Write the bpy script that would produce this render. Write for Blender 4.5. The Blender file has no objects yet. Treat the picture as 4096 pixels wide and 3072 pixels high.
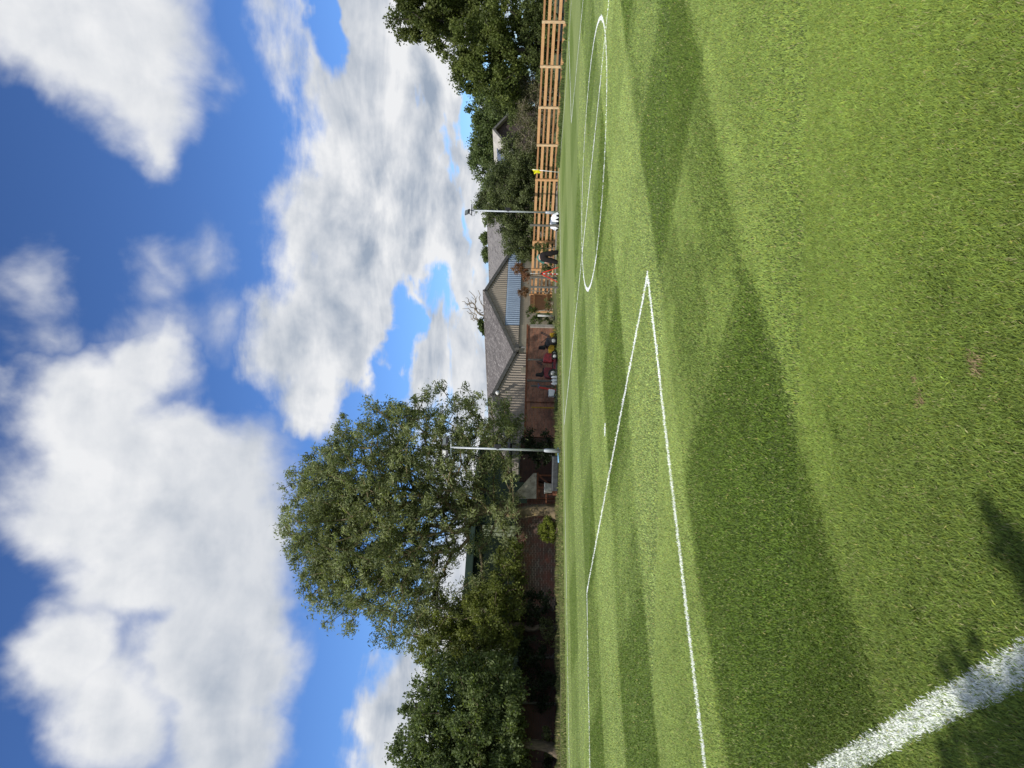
import bpy, math, random
import numpy as np
from mathutils import Vector, Matrix
random.seed(7); RNG = np.random.default_rng(11)
C = bpy.context.scene.collection
PI = math.pi
# ------------------------------------------------------------------ camera model (portrait picture lying on its side)
CAMH = 1.6; FPX = 2870.0
PITCH = math.radians(1.118); ROLL = math.radians(1.43)
cF = np.array([0, math.cos(PITCH), math.sin(PITCH)])
cU = np.array([0, -math.sin(PITCH), math.cos(PITCH)]); cR = np.array([1.0, 0, 0])
cRi = cR*math.cos(ROLL) + cU*math.sin(ROLL)
cIu = cU*math.cos(ROLL) - cR*math.sin(ROLL)
O = np.array([0, 0, CAMH])
def ray(U, V): return cF*FPX + cRi*(U-1536) - cIu*(V-2048)
def G(U, V, z=0.0):
    d = ray(U, V); k = (z-CAMH)/d[2]; return O + d*k
def P(U, V, Z):
    d = ray(U, V); return O + d*(Z/d[1])
D1 = np.array([math.cos(math.radians(38.5)), math.sin(math.radians(38.5)), 0])   # along the pitch
D2 = np.array([-D1[1], D1[0], 0])                                               # across the pitch
SUNH = np.array([-0.55, -0.835]); SUNH = SUNH/np.linalg.norm(SUNH); SUNE = math.radians(49)
SUN = np.array([SUNH[0]*math.cos(SUNE), SUNH[1]*math.cos(SUNE), math.sin(SUNE)])

# ------------------------------------------------------------------ node helpers
def new_mat(name):
    m = bpy.data.materials.new(name); m.use_nodes = True
    nt = m.node_tree; nt.nodes.clear()
    out = nt.nodes.new('ShaderNodeOutputMaterial'); b = nt.nodes.new('ShaderNodeBsdfPrincipled')
    nt.links.new(b.outputs[0], out.inputs[0]); b.inputs['Roughness'].default_value = .8
    b.inputs['Specular IOR Level'].default_value = .3
    return m, nt, b
def sset(inp, v, nt):
    if isinstance(v, bpy.types.NodeSocket): nt.links.new(v, inp)
    else: inp.default_value = v
def mth(nt, op, a, b=None, c=None, clamp=False):
    n = nt.nodes.new('ShaderNodeMath'); n.operation = op; n.use_clamp = clamp
    sset(n.inputs[0], a, nt)
    if b is not None: sset(n.inputs[1], b, nt)
    if c is not None: sset(n.inputs[2], c, nt)
    return n.outputs[0]
def vm(nt, op, a, b=None, out=0):
    n = nt.nodes.new('ShaderNodeVectorMath'); n.operation = op; sset(n.inputs[0], a, nt)
    if b is not None: sset(n.inputs[1], b, nt)
    return n.outputs[out]
def vscale(nt, a, s):
    n = nt.nodes.new('ShaderNodeVectorMath'); n.operation = 'SCALE'; sset(n.inputs[0], a, nt); sset(n.inputs['Scale'], s, nt)
    return n.outputs[0]
def mixc(nt, f, a, b, blend='MIX'):
    n = nt.nodes.new('ShaderNodeMix'); n.data_type = 'RGBA'; n.blend_type = blend
    sset(n.inputs[0], f, nt)
    for i, v in ((6, a), (7, b)):
        if isinstance(v, bpy.types.NodeSocket): nt.links.new(v, n.inputs[i])
        else: n.inputs[i].default_value = (*v, 1) if len(v) == 3 else v
    return n.outputs[2]
def noise(nt, vec, scale, detail=4, rough=.55, dist=0.0, out=0):
    n = nt.nodes.new('ShaderNodeTexNoise'); n.inputs['Scale'].default_value = scale
    n.inputs['Detail'].default_value = detail; n.inputs['Roughness'].default_value = rough
    n.inputs['Distortion'].default_value = dist
    if vec is not None: nt.links.new(vec, n.inputs['Vector'])
    return n.outputs[out]
def mrange(nt, v, a, b, c=0., d=1., smooth=True):
    n = nt.nodes.new('ShaderNodeMapRange'); n.interpolation_type = 'SMOOTHSTEP' if smooth else 'LINEAR'
    sset(n.inputs[0], v, nt)
    for i, x in enumerate((a, b, c, d)): sset(n.inputs[i+1], x, nt)
    return n.outputs[0]
def coord(nt, which='Object'):
    return nt.nodes.new('ShaderNodeTexCoord').outputs[which]
def mapping(nt, vec, loc=(0, 0, 0), rot=(0, 0, 0), scale=(1, 1, 1), typ='POINT'):
    n = nt.nodes.new('ShaderNodeMapping'); n.vector_type = typ
    n.inputs['Location'].default_value = loc; n.inputs['Rotation'].default_value = rot; n.inputs['Scale'].default_value = scale
    nt.links.new(vec, n.inputs['Vector']); return n.outputs[0]
def bump(nt, b, h, strength=.4, dist=.02):
    n = nt.nodes.new('ShaderNodeBump'); n.inputs['Strength'].default_value = strength; n.inputs['Distance'].default_value = dist
    nt.links.new(h, n.inputs['Height']); nt.links.new(n.outputs[0], b.inputs['Normal'])
def mottled(name, c1, c2, scale=6, rough=.8, metal=0, c3=None, stretch=(1, 1, 1), bmp=.3, spec=.3):
    m, nt, b = new_mat(name); v = mapping(nt, coord(nt), scale=stretch)
    f = mrange(nt, noise(nt, v, scale, 6, .65), .3, .7)
    col = mixc(nt, f, c1, c2)
    if c3: col = mixc(nt, mrange(nt, noise(nt, v, scale*3.1, 5, .7), .55, .68), col, c3)
    nt.links.new(col, b.inputs['Base Color']); b.inputs['Roughness'].default_value = rough; b.inputs['Metallic'].default_value = metal
    b.inputs['Specular IOR Level'].default_value = spec
    if bmp: bump(nt, b, noise(nt, v, scale*6, 4), bmp, .01)
    return m
M = {}
M['galv'] = mottled('galvanised_steel', (.50, .53, .56), (.36, .39, .42), 14, .5, .35, stretch=(1, 1, .3))
M['darkmetal'] = mottled('dark_metal', (.05, .055, .06), (.025, .028, .03), 10, .55)
M['blackplastic'] = mottled('black_plastic', (.012, .012, .015), (.02, .02, .025), 8, .5)
M['lampframe'] = mottled('lamp_frame', (.10, .10, .105), (.07, .07, .075), 10, .5)
M['lampglass'] = mottled('lamp_glass', (.11, .13, .125), (.15, .17, .16), 3, .15, bmp=0, spec=.6)
M['postcream'] = mottled('pale_sawn_timber', (.66, .50, .31), (.47, .31, .17), 7, .85, c3=(.30, .19, .10), stretch=(3, 3, .5))
M['rail'] = mottled('orange_softwood', (.58, .34, .165), (.47, .26, .12), 3, .85, c3=(.28, .15, .07), stretch=(1.2, 1.2, 9))
M['rail2'] = mottled('brown_softwood', (.42, .225, .105), (.33, .165, .075), 3, .85, c3=(.17, .08, .04), stretch=(1.2, 1.2, 9))
M['gatewood'] = mottled('gate_timber', (.42, .225, .115), (.30, .155, .08), 4, .85, c3=(.13, .06, .03), stretch=(14, 14, 1))
M['greywood'] = mottled('weathered_grey_timber', (.17, .16, .14), (.09, .085, .075), 5, .9, c3=(.05, .06, .035), stretch=(5, 5, .8))
M['bark'] = mottled('bark', (.15, .115, .08), (.06, .048, .034), 6, .9, c3=(.16, .14, .05), stretch=(2, 2, .5), bmp=.7)
M['barkochre'] = mottled('lichened_bark', (.20, .155, .09), (.10, .08, .05), 3, .9, c3=(.32, .24, .09), bmp=.5)
M['barkdark'] = mottled('dark_bark', (.05, .042, .034), (.025, .022, .018), 6, .9, bmp=.5)
M['twig'] = mottled('bleached_twigs', (.30, .26, .20), (.17, .14, .10), 5, .9, bmp=0)
M['tarp'] = mottled('white_sheet', (.78, .79, .82), (.62, .64, .68), 5, .6)
M['concrete'] = mottled('concrete', (.34, .32, .28), (.24, .22, .19), 5, .9, c3=(.15, .14, .12))
M['fascia'] = mottled('grey_bargeboard', (.15, .145, .135), (.09, .09, .085), 5, .85, c3=(.06, .06, .05))
M['red'] = mottled('red_paint', (.19, .010, .016), (.11, .006, .010), 5, .4, bmp=0, spec=.5)
M['brightred'] = mottled('bright_red_paint', (.62, .03, .02), (.5, .02, .015), 5, .5, bmp=0)
M['white'] = mottled('white_paint', (.78, .78, .76), (.66, .66, .64), 6, .5, bmp=0)
M['dirtywhite'] = mottled('dirty_white_plastic', (.5, .5, .48), (.3, .3, .28), 6, .6)
M['yellow'] = mottled('yellow_paint', (.42, .26, .01), (.28, .17, .01), 5, .45, bmp=0)
M['flagyellow'] = mottled('yellow_cloth', (.72, .68, .02), (.6, .58, .02), 8, .7, bmp=0)
M['rubber'] = mottled('rubber', (.018, .018, .018), (.03, .028, .026), 20, .85)
M['blue'] = mottled('blue_plastic', (.06, .13, .27), (.04, .09, .2), 5, .5, bmp=0)
M['lightblue'] = mottled('light_blue_plastic', (.25, .5, .75), (.2, .42, .66), 5, .5, bmp=0)
M['rust'] = mottled('rusty_steel', (.24, .095, .045), (.13, .05, .03), 8, .85)
M['tealcloth'] = mottled('teal_cloth', (.10, .27, .23), (.07, .2, .17), 8, .85, bmp=0)
M['blackcloth'] = mottled('black_cloth', (.010, .008, .009), (.016, .013, .014), 8, .9, bmp=0)
M['skin'] = mottled('skin', (.58, .34, .26), (.5, .28, .21), 8, .6, bmp=0)
M['hair'] = mottled('hair', (.05, .03, .02), (.03, .02, .015), 20, .7, bmp=0)
M['solar'] = mottled('solar_glass', (.03, .05, .09), (.05, .075, .12), 2, .12, bmp=0, spec=.7)
M['paleroof'] = mottled('pale_roof_sheet', (.48, .45, .39), (.33, .31, .27), 1.2, .8, c3=(.3, .27, .22))
M['mauveclad'] = mottled('mauve_brown_cladding', (.085, .062, .058), (.06, .045, .043), 2, .85)
M['panelblack'] = mottled('dark_void', (.006, .006, .007), (.01, .01, .011), 3, .9, bmp=0)
M['render'] = mottled('blotched_render', (.60, .53, .42), (.30, .26, .20), 2.6, .9, c3=(.11, .1, .085))
M['shedgreen'] = mottled('dark_green_cladding', (.022, .034, .026), (.016, .026, .02), 2, 1.0, spec=0)
M['shedpale'] = mottled('pale_green_sheet', (.42, .46, .30), (.34, .38, .25), 2, .7)

def brick_mat(name, c1, c2, mortar, scale=1.0, bw=.225, bh=.075, stain=(.05, .03, .025), amt=.6, ms=.012):
    m, nt, b = new_mat(name); v = mapping(nt, coord(nt), rot=(-PI/2, 0, 0))
    # local x -> x, local z -> y
    sep = nt.nodes.new('ShaderNodeSeparateXYZ'); nt.links.new(coord(nt), sep.inputs[0])
    cmb = nt.nodes.new('ShaderNodeCombineXYZ'); nt.links.new(mth(nt, 'ADD', sep.outputs[0], sep.outputs[1]), cmb.inputs[0]); nt.links.new(sep.outputs[2], cmb.inputs[1])
    br = nt.nodes.new('ShaderNodeTexBrick'); nt.links.new(cmb.outputs[0], br.inputs[0])
    br.inputs['Scale'].default_value = scale; br.inputs['Brick Width'].default_value = bw; br.inputs['Row Height'].default_value = bh
    br.inputs['Mortar Size'].default_value = ms; br.inputs['Color1'].default_value = (*c1, 1); br.inputs['Color2'].default_value = (*c2, 1); br.inputs['Mortar'].default_value = (*mortar, 1)
    f = mrange(nt, noise(nt, coord(nt), 1.4, 6, .7), .42, .66)
    col = mixc(nt, mth(nt, 'MULTIPLY', f, amt), br.outputs[0], stain)
    f2 = mrange(nt, noise(nt, coord(nt), 7, 4, .7), .5, .7)
    col = mixc(nt, mth(nt, 'MULTIPLY', f2, .45), col, mortar)
    nt.links.new(col, b.inputs['Base Color']); bump(nt, b, br.outputs[1], -.5, .01); b.inputs['Roughness'].default_value = .9
    return m
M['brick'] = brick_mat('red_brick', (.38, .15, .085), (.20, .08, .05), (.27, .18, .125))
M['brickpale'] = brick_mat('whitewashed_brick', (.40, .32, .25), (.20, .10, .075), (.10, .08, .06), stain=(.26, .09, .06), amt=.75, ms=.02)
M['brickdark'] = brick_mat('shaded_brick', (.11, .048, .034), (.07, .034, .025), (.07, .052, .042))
M['block'] = brick_mat('blockwork', (.40, .35, .26), (.34, .30, .22), (.26, .23, .18), bw=.45, bh=.225, stain=(.26, .24, .19), amt=.5)
M['blockgrey'] = brick_mat('grey_blockwork', (.27, .245, .21), (.23, .21, .18), (.17, .155, .13), bw=.45, bh=.225, stain=(.16, .15, .13), amt=.6)

def sheet_mat(name, c1, c2, dirt):
    m, nt, b = new_mat(name); v = coord(nt)
    col = mixc(nt, mrange(nt, noise(nt, mapping(nt, v, scale=(6, 6, .35)), 1.4, 5, .7), .3, .7), c1, c2)
    col = mixc(nt, mth(nt, 'MULTIPLY', mrange(nt, noise(nt, v, 1.7, 7, .75), .55, .75), .55), col, dirt)
    nt.links.new(col, b.inputs['Base Color']); b.inputs['Roughness'].default_value = .7
    return m
M['corr'] = sheet_mat('beige_corrugated_sheet', (.40, .345, .28), (.28, .24, .195), (.14, .115, .095))
M['corrblue'] = sheet_mat('blue_corrugated_sheet', (.30, .38, .49), (.25, .32, .42), (.16, .18, .22))
def roof_mat(name, c1, c2, lich):
    m, nt, b = new_mat(name); v = coord(nt)
    col = mixc(nt, mrange(nt, noise(nt, v, .9, 7, .75), .3, .72), c1, c2)
    col = mixc(nt, mth(nt, 'MULTIPLY', mrange(nt, noise(nt, v, 5, 4, .8), .54, .62), .75), col, lich)
    col = mixc(nt, mth(nt, 'MULTIPLY', mrange(nt, noise(nt, v, 4.2, 4, .8), .54, .62), .75), col, (.05, .045, .042))
    sep = nt.nodes.new('ShaderNodeSeparateXYZ'); nt.links.new(v, sep.inputs[0])
    seam = mth(nt, 'LESS_THAN', mth(nt, 'FRACT', mth(nt, 'MULTIPLY', sep.outputs[1], .42)), .035)
    col = mixc(nt, mth(nt, 'MULTIPLY', seam, .45), col, (.06, .055, .05))
    w = nt.nodes.new('ShaderNodeTexWave'); w.inputs['Scale'].default_value = 1.1; w.bands_direction = 'Y'; nt.links.new(v, w.inputs[0])
    col = mixc(nt, mth(nt, 'MULTIPLY', w.outputs[1], .22), col, (.07, .065, .06))
    nt.links.new(col, b.inputs['Base Color']); b.inputs['Roughness'].default_value = .9
    bump(nt, b, w.outputs[1], .3, .02)
    return m
M['roof'] = roof_mat('weathered_cement_roof', (.085, .074, .07), (.155, .14, .13), (.42, .39, .36))
M['roof2'] = roof_mat('weathered_cement_roof_b', (.16, .15, .145), (.22, .205, .195), (.30, .29, .25))

def leaf_mat(name, trans=.35, rough=.55, spec=.2, up=0.):
    m, nt, b = new_mat(name); nrm = None
    if up:
        g_ = nt.nodes.new('ShaderNodeNewGeometry'); nrm = vm(nt, 'NORMALIZE', vm(nt, 'ADD', vscale(nt, g_.outputs['Normal'], 1-up), (0, 0, up))); nt.links.new(nrm, b.inputs['Normal'])
    a = nt.nodes.new('ShaderNodeAttribute'); a.attribute_name = 'Col'
    nt.links.new(a.outputs['Color'], b.inputs['Base Color']); b.inputs['Roughness'].default_value = rough
    b.inputs['Specular IOR Level'].default_value = spec
    t = nt.nodes.new('ShaderNodeBsdfTranslucent'); nt.links.new(mixc(nt, 1, a.outputs['Color'], (1.5, 1.6, .6), 'MULTIPLY'), t.inputs[0])
    mx = nt.nodes.new('ShaderNodeMixShader'); mx.inputs[0].default_value = trans
    nt.links.new(b.outputs[0], mx.inputs[1]); nt.links.new(t.outputs[0], mx.inputs[2])
    nt.links.new(mx.outputs[0], nt.nodes['Material Output'].inputs[0])
    return m
M['leaf'] = leaf_mat('leaf'); M['blade'] = leaf_mat('grass_blade', .30, .6, .25, .5)
M['whiteblade'] = leaf_mat('painted_grass_blade', .12, .7, .2, .4)

# ------------------------------------------------------------------ object helpers
def tag(o, label=None, cat=None, group=None, kind=None):
    if label: o['label'] = label
    if cat: o['category'] = cat
    if group: o['group'] = group
    if kind: o['kind'] = kind
    return o
def thing(name, loc, label, cat, group=None, rotz=0):
    o = bpy.data.objects.new(name, None); C.objects.link(o); o.location = [float(v) for v in loc]; o.rotation_euler = (0, 0, rotz)
    o.empty_display_size = .2
    bpy.context.view_layer.update()
    return tag(o, label, cat, group)
class MB:
    def __init__(s): s.v = []; s.f = []; s.mi = []; s.cur = 0
    def quad(s, *pts):
        i = len(s.v); s.v += [tuple(map(float, p)) for p in pts]; s.f.append(tuple(range(i, i+len(pts)))); s.mi.append(s.cur)
    def box(s, c, size, rot=None, taper=1.0):
        i = len(s.v); hx, hy, hz = [a/2 for a in size]
        R = rot if rot is not None else Matrix.Identity(3)
        for z, t in ((-hz, 1), (hz, taper)):
            for x, y in ((-hx, -hy), (hx, -hy), (hx, hy), (-hx, hy)):
                p = R @ Vector((x*t, y*t, z)); s.v.append((p.x+c[0], p.y+c[1], p.z+c[2]))
        for f in ((0, 3, 2, 1), (4, 5, 6, 7), (0, 1, 5, 4), (1, 2, 6, 5), (2, 3, 7, 6), (3, 0, 4, 7)):
            s.f.append(tuple(i+k for k in f)); s.mi.append(s.cur)
        return s
    def bar(s, a, b, w, h=None):
        a = Vector([float(x) for x in a]); b = Vector([float(x) for x in b]); d = b-a; h = h or w
        q = d.to_track_quat('Z', 'Y').to_matrix(); s.box((a+b)/2, (w, h, d.length), q); return s
    def tube(s, pts, rad, n=8, cap=True):
        pts = [Vector([float(x) for x in p]) for p in pts]
        if not hasattr(rad, '__len__'): rad = [rad]*len(pts)
        i0 = len(s.v); up = None
        for k, p in enumerate(pts):
            d = (pts[min(k+1, len(pts)-1)]-pts[max(k-1, 0)])
            if d.length < 1e-9: d = Vector((0, 0, 1))
            d.normalize()
            if up is None: up = d.orthogonal().normalized()
            up = (up - d*up.dot(d)); up = up.normalized() if up.length > 1e-6 else d.orthogonal().normalized()
            w = d.cross(up)
            for j in range(n):
                a = 2*PI*j/n; q = p + (up*math.cos(a)+w*math.sin(a))*rad[k]; s.v.append(tuple(q))
        for k in range(len(pts)-1):
            for j in range(n):
                a = i0+k*n+j; b = i0+k*n+(j+1) % n
                s.f.append((a, b, b+n, a+n)); s.mi.append(s.cur)
        if cap:
            s.f.append(tuple(range(i0+n-1, i0-1, -1))); s.mi.append(s.cur)
            e = i0+(len(pts)-1)*n; s.f.append(tuple(range(e, e+n))); s.mi.append(s.cur)
        return s
    def lathe(s, c, axis, prof, n=20):
        """prof: list of (radius, offset along axis)"""
        ax = Vector(axis).normalized(); u = ax.orthogonal().normalized(); w = ax.cross(u); c = Vector([float(x) for x in c]); i0 = len(s.v)
        for r, o in prof:
            for j in range(n):
                a = 2*PI*j/n; s.v.append(tuple(c+ax*o+(u*math.cos(a)+w*math.sin(a))*r))
        for k in range(len(prof)-1):
            for j in range(n):
                a = i0+k*n+j; b = i0+k*n+(j+1) % n; s.f.append((a, b, b+n, a+n)); s.mi.append(s.cur)
        s.f.append(tuple(range(i0+n-1, i0-1, -1))); s.mi.append(s.cur)
        e = i0+(len(prof)-1)*n; s.f.append(tuple(range(e, e+n))); s.mi.append(s.cur)
        return s
    def build(s, name, mats, parent=None, smooth=False, bevel=0):
        me = bpy.data.meshes.new(name); me.from_pydata(s.v, [], s.f); me.update()
        for m in (mats if isinstance(mats, (list, tuple)) else [mats]): me.materials.append(m)
        me.polygons.foreach_set('material_index', s.mi)
        if smooth: me.polygons.foreach_set('use_smooth', [True]*len(me.polygons))
        o = bpy.data.objects.new(name, me); C.objects.link(o)
        if parent: o.parent = parent
        if bevel:
            b = o.modifiers.new('Bevel', 'BEVEL'); b.width = bevel; b.segments = 2; b.limit_method = 'ANGLE'
        return o
def npmesh(name, V, F, mat, col=None, parent=None, loc=None, smooth=False):
    """V Nx3, F MxK"""
    me = bpy.data.meshes.new(name); k = F.shape[1]
    if loc is not None: V = V-np.array(loc)
    me.vertices.add(len(V)); me.vertices.foreach_set('co', V.astype(np.float32).ravel())
    me.loops.add(F.size); me.loops.foreach_set('vertex_index', F.astype(np.int32).ravel())
    me.polygons.add(len(F)); me.polygons.foreach_set('loop_start', (np.arange(len(F))*k).astype(np.int32))
    me.update(calc_edges=True)
    if col is not None:
        a = me.color_attributes.new('Col', 'FLOAT_COLOR', 'POINT')
        c = np.ones((len(V), 4), np.float32); c[:, :3] = col; a.data.foreach_set('color', c.ravel())
    me.materials.append(mat)
    if smooth: me.polygons.foreach_set('use_smooth', [True]*len(me.polygons))
    o = bpy.data.objects.new(name, me); C.objects.link(o)
    if parent: o.parent = parent
    elif loc is not None: o.location = [float(x) for x in loc]
    return o

# ------------------------------------------------------------------ pitch colouring shared by turf shader and blades
T0, TW, S0, SW = 3.4, 2.75, 6.65, 2.85
LIGHT = np.array([.278, .352, .112]); DARK = np.array([.116, .176, .030])
def st_coords(x, y): return x*D1[0]+y*D1[1], x*D2[0]+y*D2[1]
def mow_np(x, y):
    s, t = st_coords(x, y)
    wob = .07*np.sin(s*.9+1.1)+.05*np.sin(t*1.3)
    dt = np.clip(np.sin(PI*(t+wob-T0)/TW)*7*.5+.5, 0, 1); ds = np.clip(np.sin(PI*(s+wob-S0)/SW)*6*.5+.5, 0, 1)
    nr = np.clip((t-T0+.35)/.5, 0, 1)
    return (dt*(.52+.48*ds)+(1-dt)*.20*ds)*nr+(1-nr)*(.20*dt+.16*ds+.22)

# ------------------------------------------------------------------ ground
m, nt, b = new_mat('mown_turf')
geo = nt.nodes.new('ShaderNodeNewGeometry'); pos = geo.outputs['Position']
s_ = vm(nt, 'DOT_PRODUCT', pos, tuple(D1), 1); t_ = vm(nt, 'DOT_PRODUCT', pos, tuple(D2), 1)
wob = mth(nt, 'ADD', mth(nt, 'MULTIPLY', mth(nt, 'SINE', mth(nt, 'MULTIPLY_ADD', s_, .9, 1.1)), .07), mth(nt, 'MULTIPLY', mth(nt, 'SINE', mth(nt, 'MULTIPLY', t_, 1.3)), .05))
def stripe(c, c0, w, k):
    return mth(nt, 'MULTIPLY_ADD', mth(nt, 'SINE', mth(nt, 'MULTIPLY', mth(nt, 'ADD', mth(nt, 'ADD', c, wob), -c0), PI/w)), k*.5, .5, clamp=True)
dt_ = stripe(t_, T0, TW, 7); ds_ = stripe(s_, S0, SW, 6)
mow = mth(nt, 'ADD', mth(nt, 'MULTIPLY', dt_, mth(nt, 'MULTIPLY_ADD', ds_, .48, .52)), mth(nt, 'MULTIPLY', mth(nt, 'SUBTRACT', 1.0, dt_), mth(nt, 'MULTIPLY', ds_, .20)))
mow = mth(nt, 'ADD', mow, mth(nt, 'MULTIPLY_ADD', noise(nt, pos, .35, 4, .6), .4, -.2), clamp=True)
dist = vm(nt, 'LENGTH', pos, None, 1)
far = mrange(nt, dist, 14, 34)  # brighter, paler turf with distance: glancing sheen put into the colour
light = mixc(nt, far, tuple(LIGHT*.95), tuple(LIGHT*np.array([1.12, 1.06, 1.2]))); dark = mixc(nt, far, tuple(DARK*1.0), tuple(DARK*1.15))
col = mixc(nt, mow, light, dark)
rowv = mapping(nt, pos, rot=(0, 0, -math.radians(38.5)), scale=(.12, 2.2, 1))
rown = noise(nt, rowv, 2.2, 4, .6)
col = mixc(nt, mth(nt, 'MULTIPLY', mrange(nt, rown, .35, .65), .42), col, mixc(nt, .5, dark, (.05, .085, .012)))
rowv2 = mapping(nt, pos, rot=(0, 0, -math.radians(128.5)), scale=(.10, 1.6, 1))
col = mixc(nt, mth(nt, 'MULTIPLY', mrange(nt, noise(nt, rowv2, 2.6, 4, .6), .45, .7), .38), col, tuple(LIGHT*1.15))
fine = noise(nt, pos, 42, 5, .8)
col = mixc(nt, mrange(nt, fine, .36, .64), mixc(nt, .55, col, (.022, .04, .006)), mixc(nt, .25, col, (.30, .36, .12)))
patch = mrange(nt, noise(nt, pos, .8, 5, .65), .62, .74)
col = mixc(nt, mth(nt, 'MULTIPLY', patch, .18), col, (.22, .20, .08))
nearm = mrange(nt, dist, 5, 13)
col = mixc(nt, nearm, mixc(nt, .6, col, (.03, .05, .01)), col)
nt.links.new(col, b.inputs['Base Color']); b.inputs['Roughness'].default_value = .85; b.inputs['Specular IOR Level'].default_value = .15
bump(nt, b, fine, .5, .03); M['turf'] = m
M['rough'] = mottled('rough_ground', (.06, .085, .02), (.10, .10, .04), 1.2, .95, c3=(.14, .11, .06))

# boundary line of the rough strip: just outside the far touchline and the far goal line
FT0 = G(222, 2272); FT1 = G(2383, 2237)      # far touchline
tdir = (FT1-FT0)/np.linalg.norm(FT1-FT0); tn = np.array([-tdir[1], tdir[0], 0])
mb = MB(); mb.quad((-600, -600, -.006), (600, -600, -.006), (600, 700, -.006), (-600, 700, -.006))
o = mb.build('ground', M['rough']); tag(o, kind='structure')
a = FT0-tdir*45+tn*1.1; c_ = FT1+tdir*2.2+tn*1.1; e = c_-tn*80; f_ = a-tn*80
mb = MB(); mb.quad(a, f_, e, c_); mb.v = [(x, y, 0) for x, y, z in mb.v]
mb.f = [tuple(reversed(mb.f[0]))]
o = mb.build('pitch_turf', M['turf']); tag(o, kind='structure')

# ------------------------------------------------------------------ white markings
LW = .105
def seg_poly(a, b, w):
    a = np.array(a[:2]); b = np.array(b[:2]); d = (b-a)/np.linalg.norm(b-a); n = np.array([-d[1], d[0]]); return a, b, d, n, w
MARKS = []   # (kind, data) for blade colouring
c1 = G(1974, 2592); c2 = G(705, 2348); b0 = G(0, 2824); d0 = G(0, 2361)
bdir = (c1-b0)/np.linalg.norm(c1-b0); ddir = (c2-d0)/np.linalg.norm(c2-d0)
A0 = G(400, 4096); A1 = G(-60, 3330)
aMid = (G(526, 4096)+G(300, 4096))/2
nearA = G(413, 4096); farA = G(0, 3340)
adir = (farA-nearA)/np.linalg.norm(farA-nearA)
cen = np.array([5.93, 18.93]); CR = 3.36
e0 = G(3072, 2437); e1 = G(1374, 2257); edir = (e1-e0)/np.linalg.norm(e1-e0)
g0 = G(2383, 2237); g1 = G(2720, 2264); g2 = G(2980, 2280)
fb = G(2582, 2285.6); fb1 = G(3072, 2333); fb2 = G(2920, 2275.5)
LINES = {
 'box_line_near_side': (b0-bdir*3, c1, .10),
 'box_line_front': (c1, c2, .10),
 'box_line_far_side': (c2, d0-ddir*6, .10),
 'goal_line': (nearA-adir*5, farA+adir*14, .108),
 'halfway_line': (e0-edir*9, e1, .10),
 'touchline': (FT0-tdir*25, G(1282, 2257), .075), 'touchline_b': (G(1282, 2257), FT1, .075),
 'far_goal_line': (g0, g1, .09), 'far_goal_line_b': (g1, g2+(g2-g1)*2, .09),
 'far_box_line': (fb, fb1+(fb1-fb)*1.0, .09), 'far_box_side': (fb, fb2, .09)}
m, nt, b = new_mat('line_paint'); geo = nt.nodes.new('ShaderNodeNewGeometry')
ff = mrange(nt, noise(nt, geo.outputs['Position'], 30, 4, .8), .30, .46)
nt.links.new(mixc(nt, ff, (.20, .26, .12), (.80, .82, .80)), b.inputs['Base Color']); M['line'] = m
SEGS = [seg_poly(*v) for v in LINES.values()]
def line_dist(x, y):
    """signed: <0 inside any marking"""
    best = np.full(x.shape, 9.)
    for a, b_, d, n, w in SEGS:
        L = np.linalg.norm(b_-a); al = (x-a[0])*d[0]+(y-a[1])*d[1]; pe = np.abs((x-a[0])*n[0]+(y-a[1])*n[1])
        dd = np.maximum(pe-w/2, np.maximum(-al-.03, al-L-.03)); best = np.minimum(best, dd)
    best = np.minimum(best, np.abs(np.hypot(x-cen[0], y-cen[1])-CR)-.05)
    sp = G(1353, 2421); best = np.minimum(best, np.hypot(x-sp[0], y-sp[1])-.11)
    return best
def strip(pts, w, name, jag=.010, closed=False):
    """flat ribbon with a slightly ragged edge, z = 4 mm"""
    P_ = []; pts = [np.array(p[:2]) for p in pts]
    for k in range(len(pts)-1):
        L = np.linalg.norm(pts[k+1]-pts[k]); n = max(2, int(L/.12)) if L > .3 else 1
        for q in range(n): P_.append(pts[k]+(pts[k+1]-pts[k])*q/n)
    P_.append(pts[-1]); P_ = np.array(P_); d = np.gradient(P_, axis=0); d /= np.linalg.norm(d, axis=1)[:, None]; nn = np.stack([-d[:, 1], d[:, 0]], 1)
    k = len(P_); j1 = w/2+RNG.normal(0, jag, k); j2 = w/2+RNG.normal(0, jag, k)
    A = P_+nn*j1[:, None]; B = P_-nn*j2[:, None]
    V = np.zeros((2*k, 3)); V[:k, :2] = A; V[k:, :2] = B; V[:, 2] = .004
    i = np.arange(k-1); F = np.stack([i, i+1, i+1+k, i+k], 1)[:, ::-1]
    return V, F
MARKMESH = {}
def mk(name, pts, w): MARKMESH.setdefault(name, []).append(strip(pts, w, name))
h = lambda k: [LINES[k][0], LINES[k][1]]
mk('penalty_area_line', [LINES['box_line_near_side'][0], c1, c2, LINES['box_line_far_side'][1]], .10)
mk('goal_line', h('goal_line'), .108); mk('halfway_line', h('halfway_line'), .10)
mk('touchline', [LINES['touchline'][0], LINES['touchline'][1], LINES['touchline_b'][1]], .075)
mk('far_goal_line', [g0, g1, g2+(g2-g1)*2], .09)
mk('far_penalty_area_line', [LINES['far_box_line'][1], fb, fb2], .09)
mk('centre_circle_line', [cen+CR*np.array([math.cos(a), math.sin(a)]) for a in np.linspace(0, 2*PI, 181)], .10)
spt = G(1353, 2421); mk('penalty_spot', [spt[:2]+np.array([-.13, .0]), spt[:2]+np.array([.13, .03])], .2)

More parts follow.
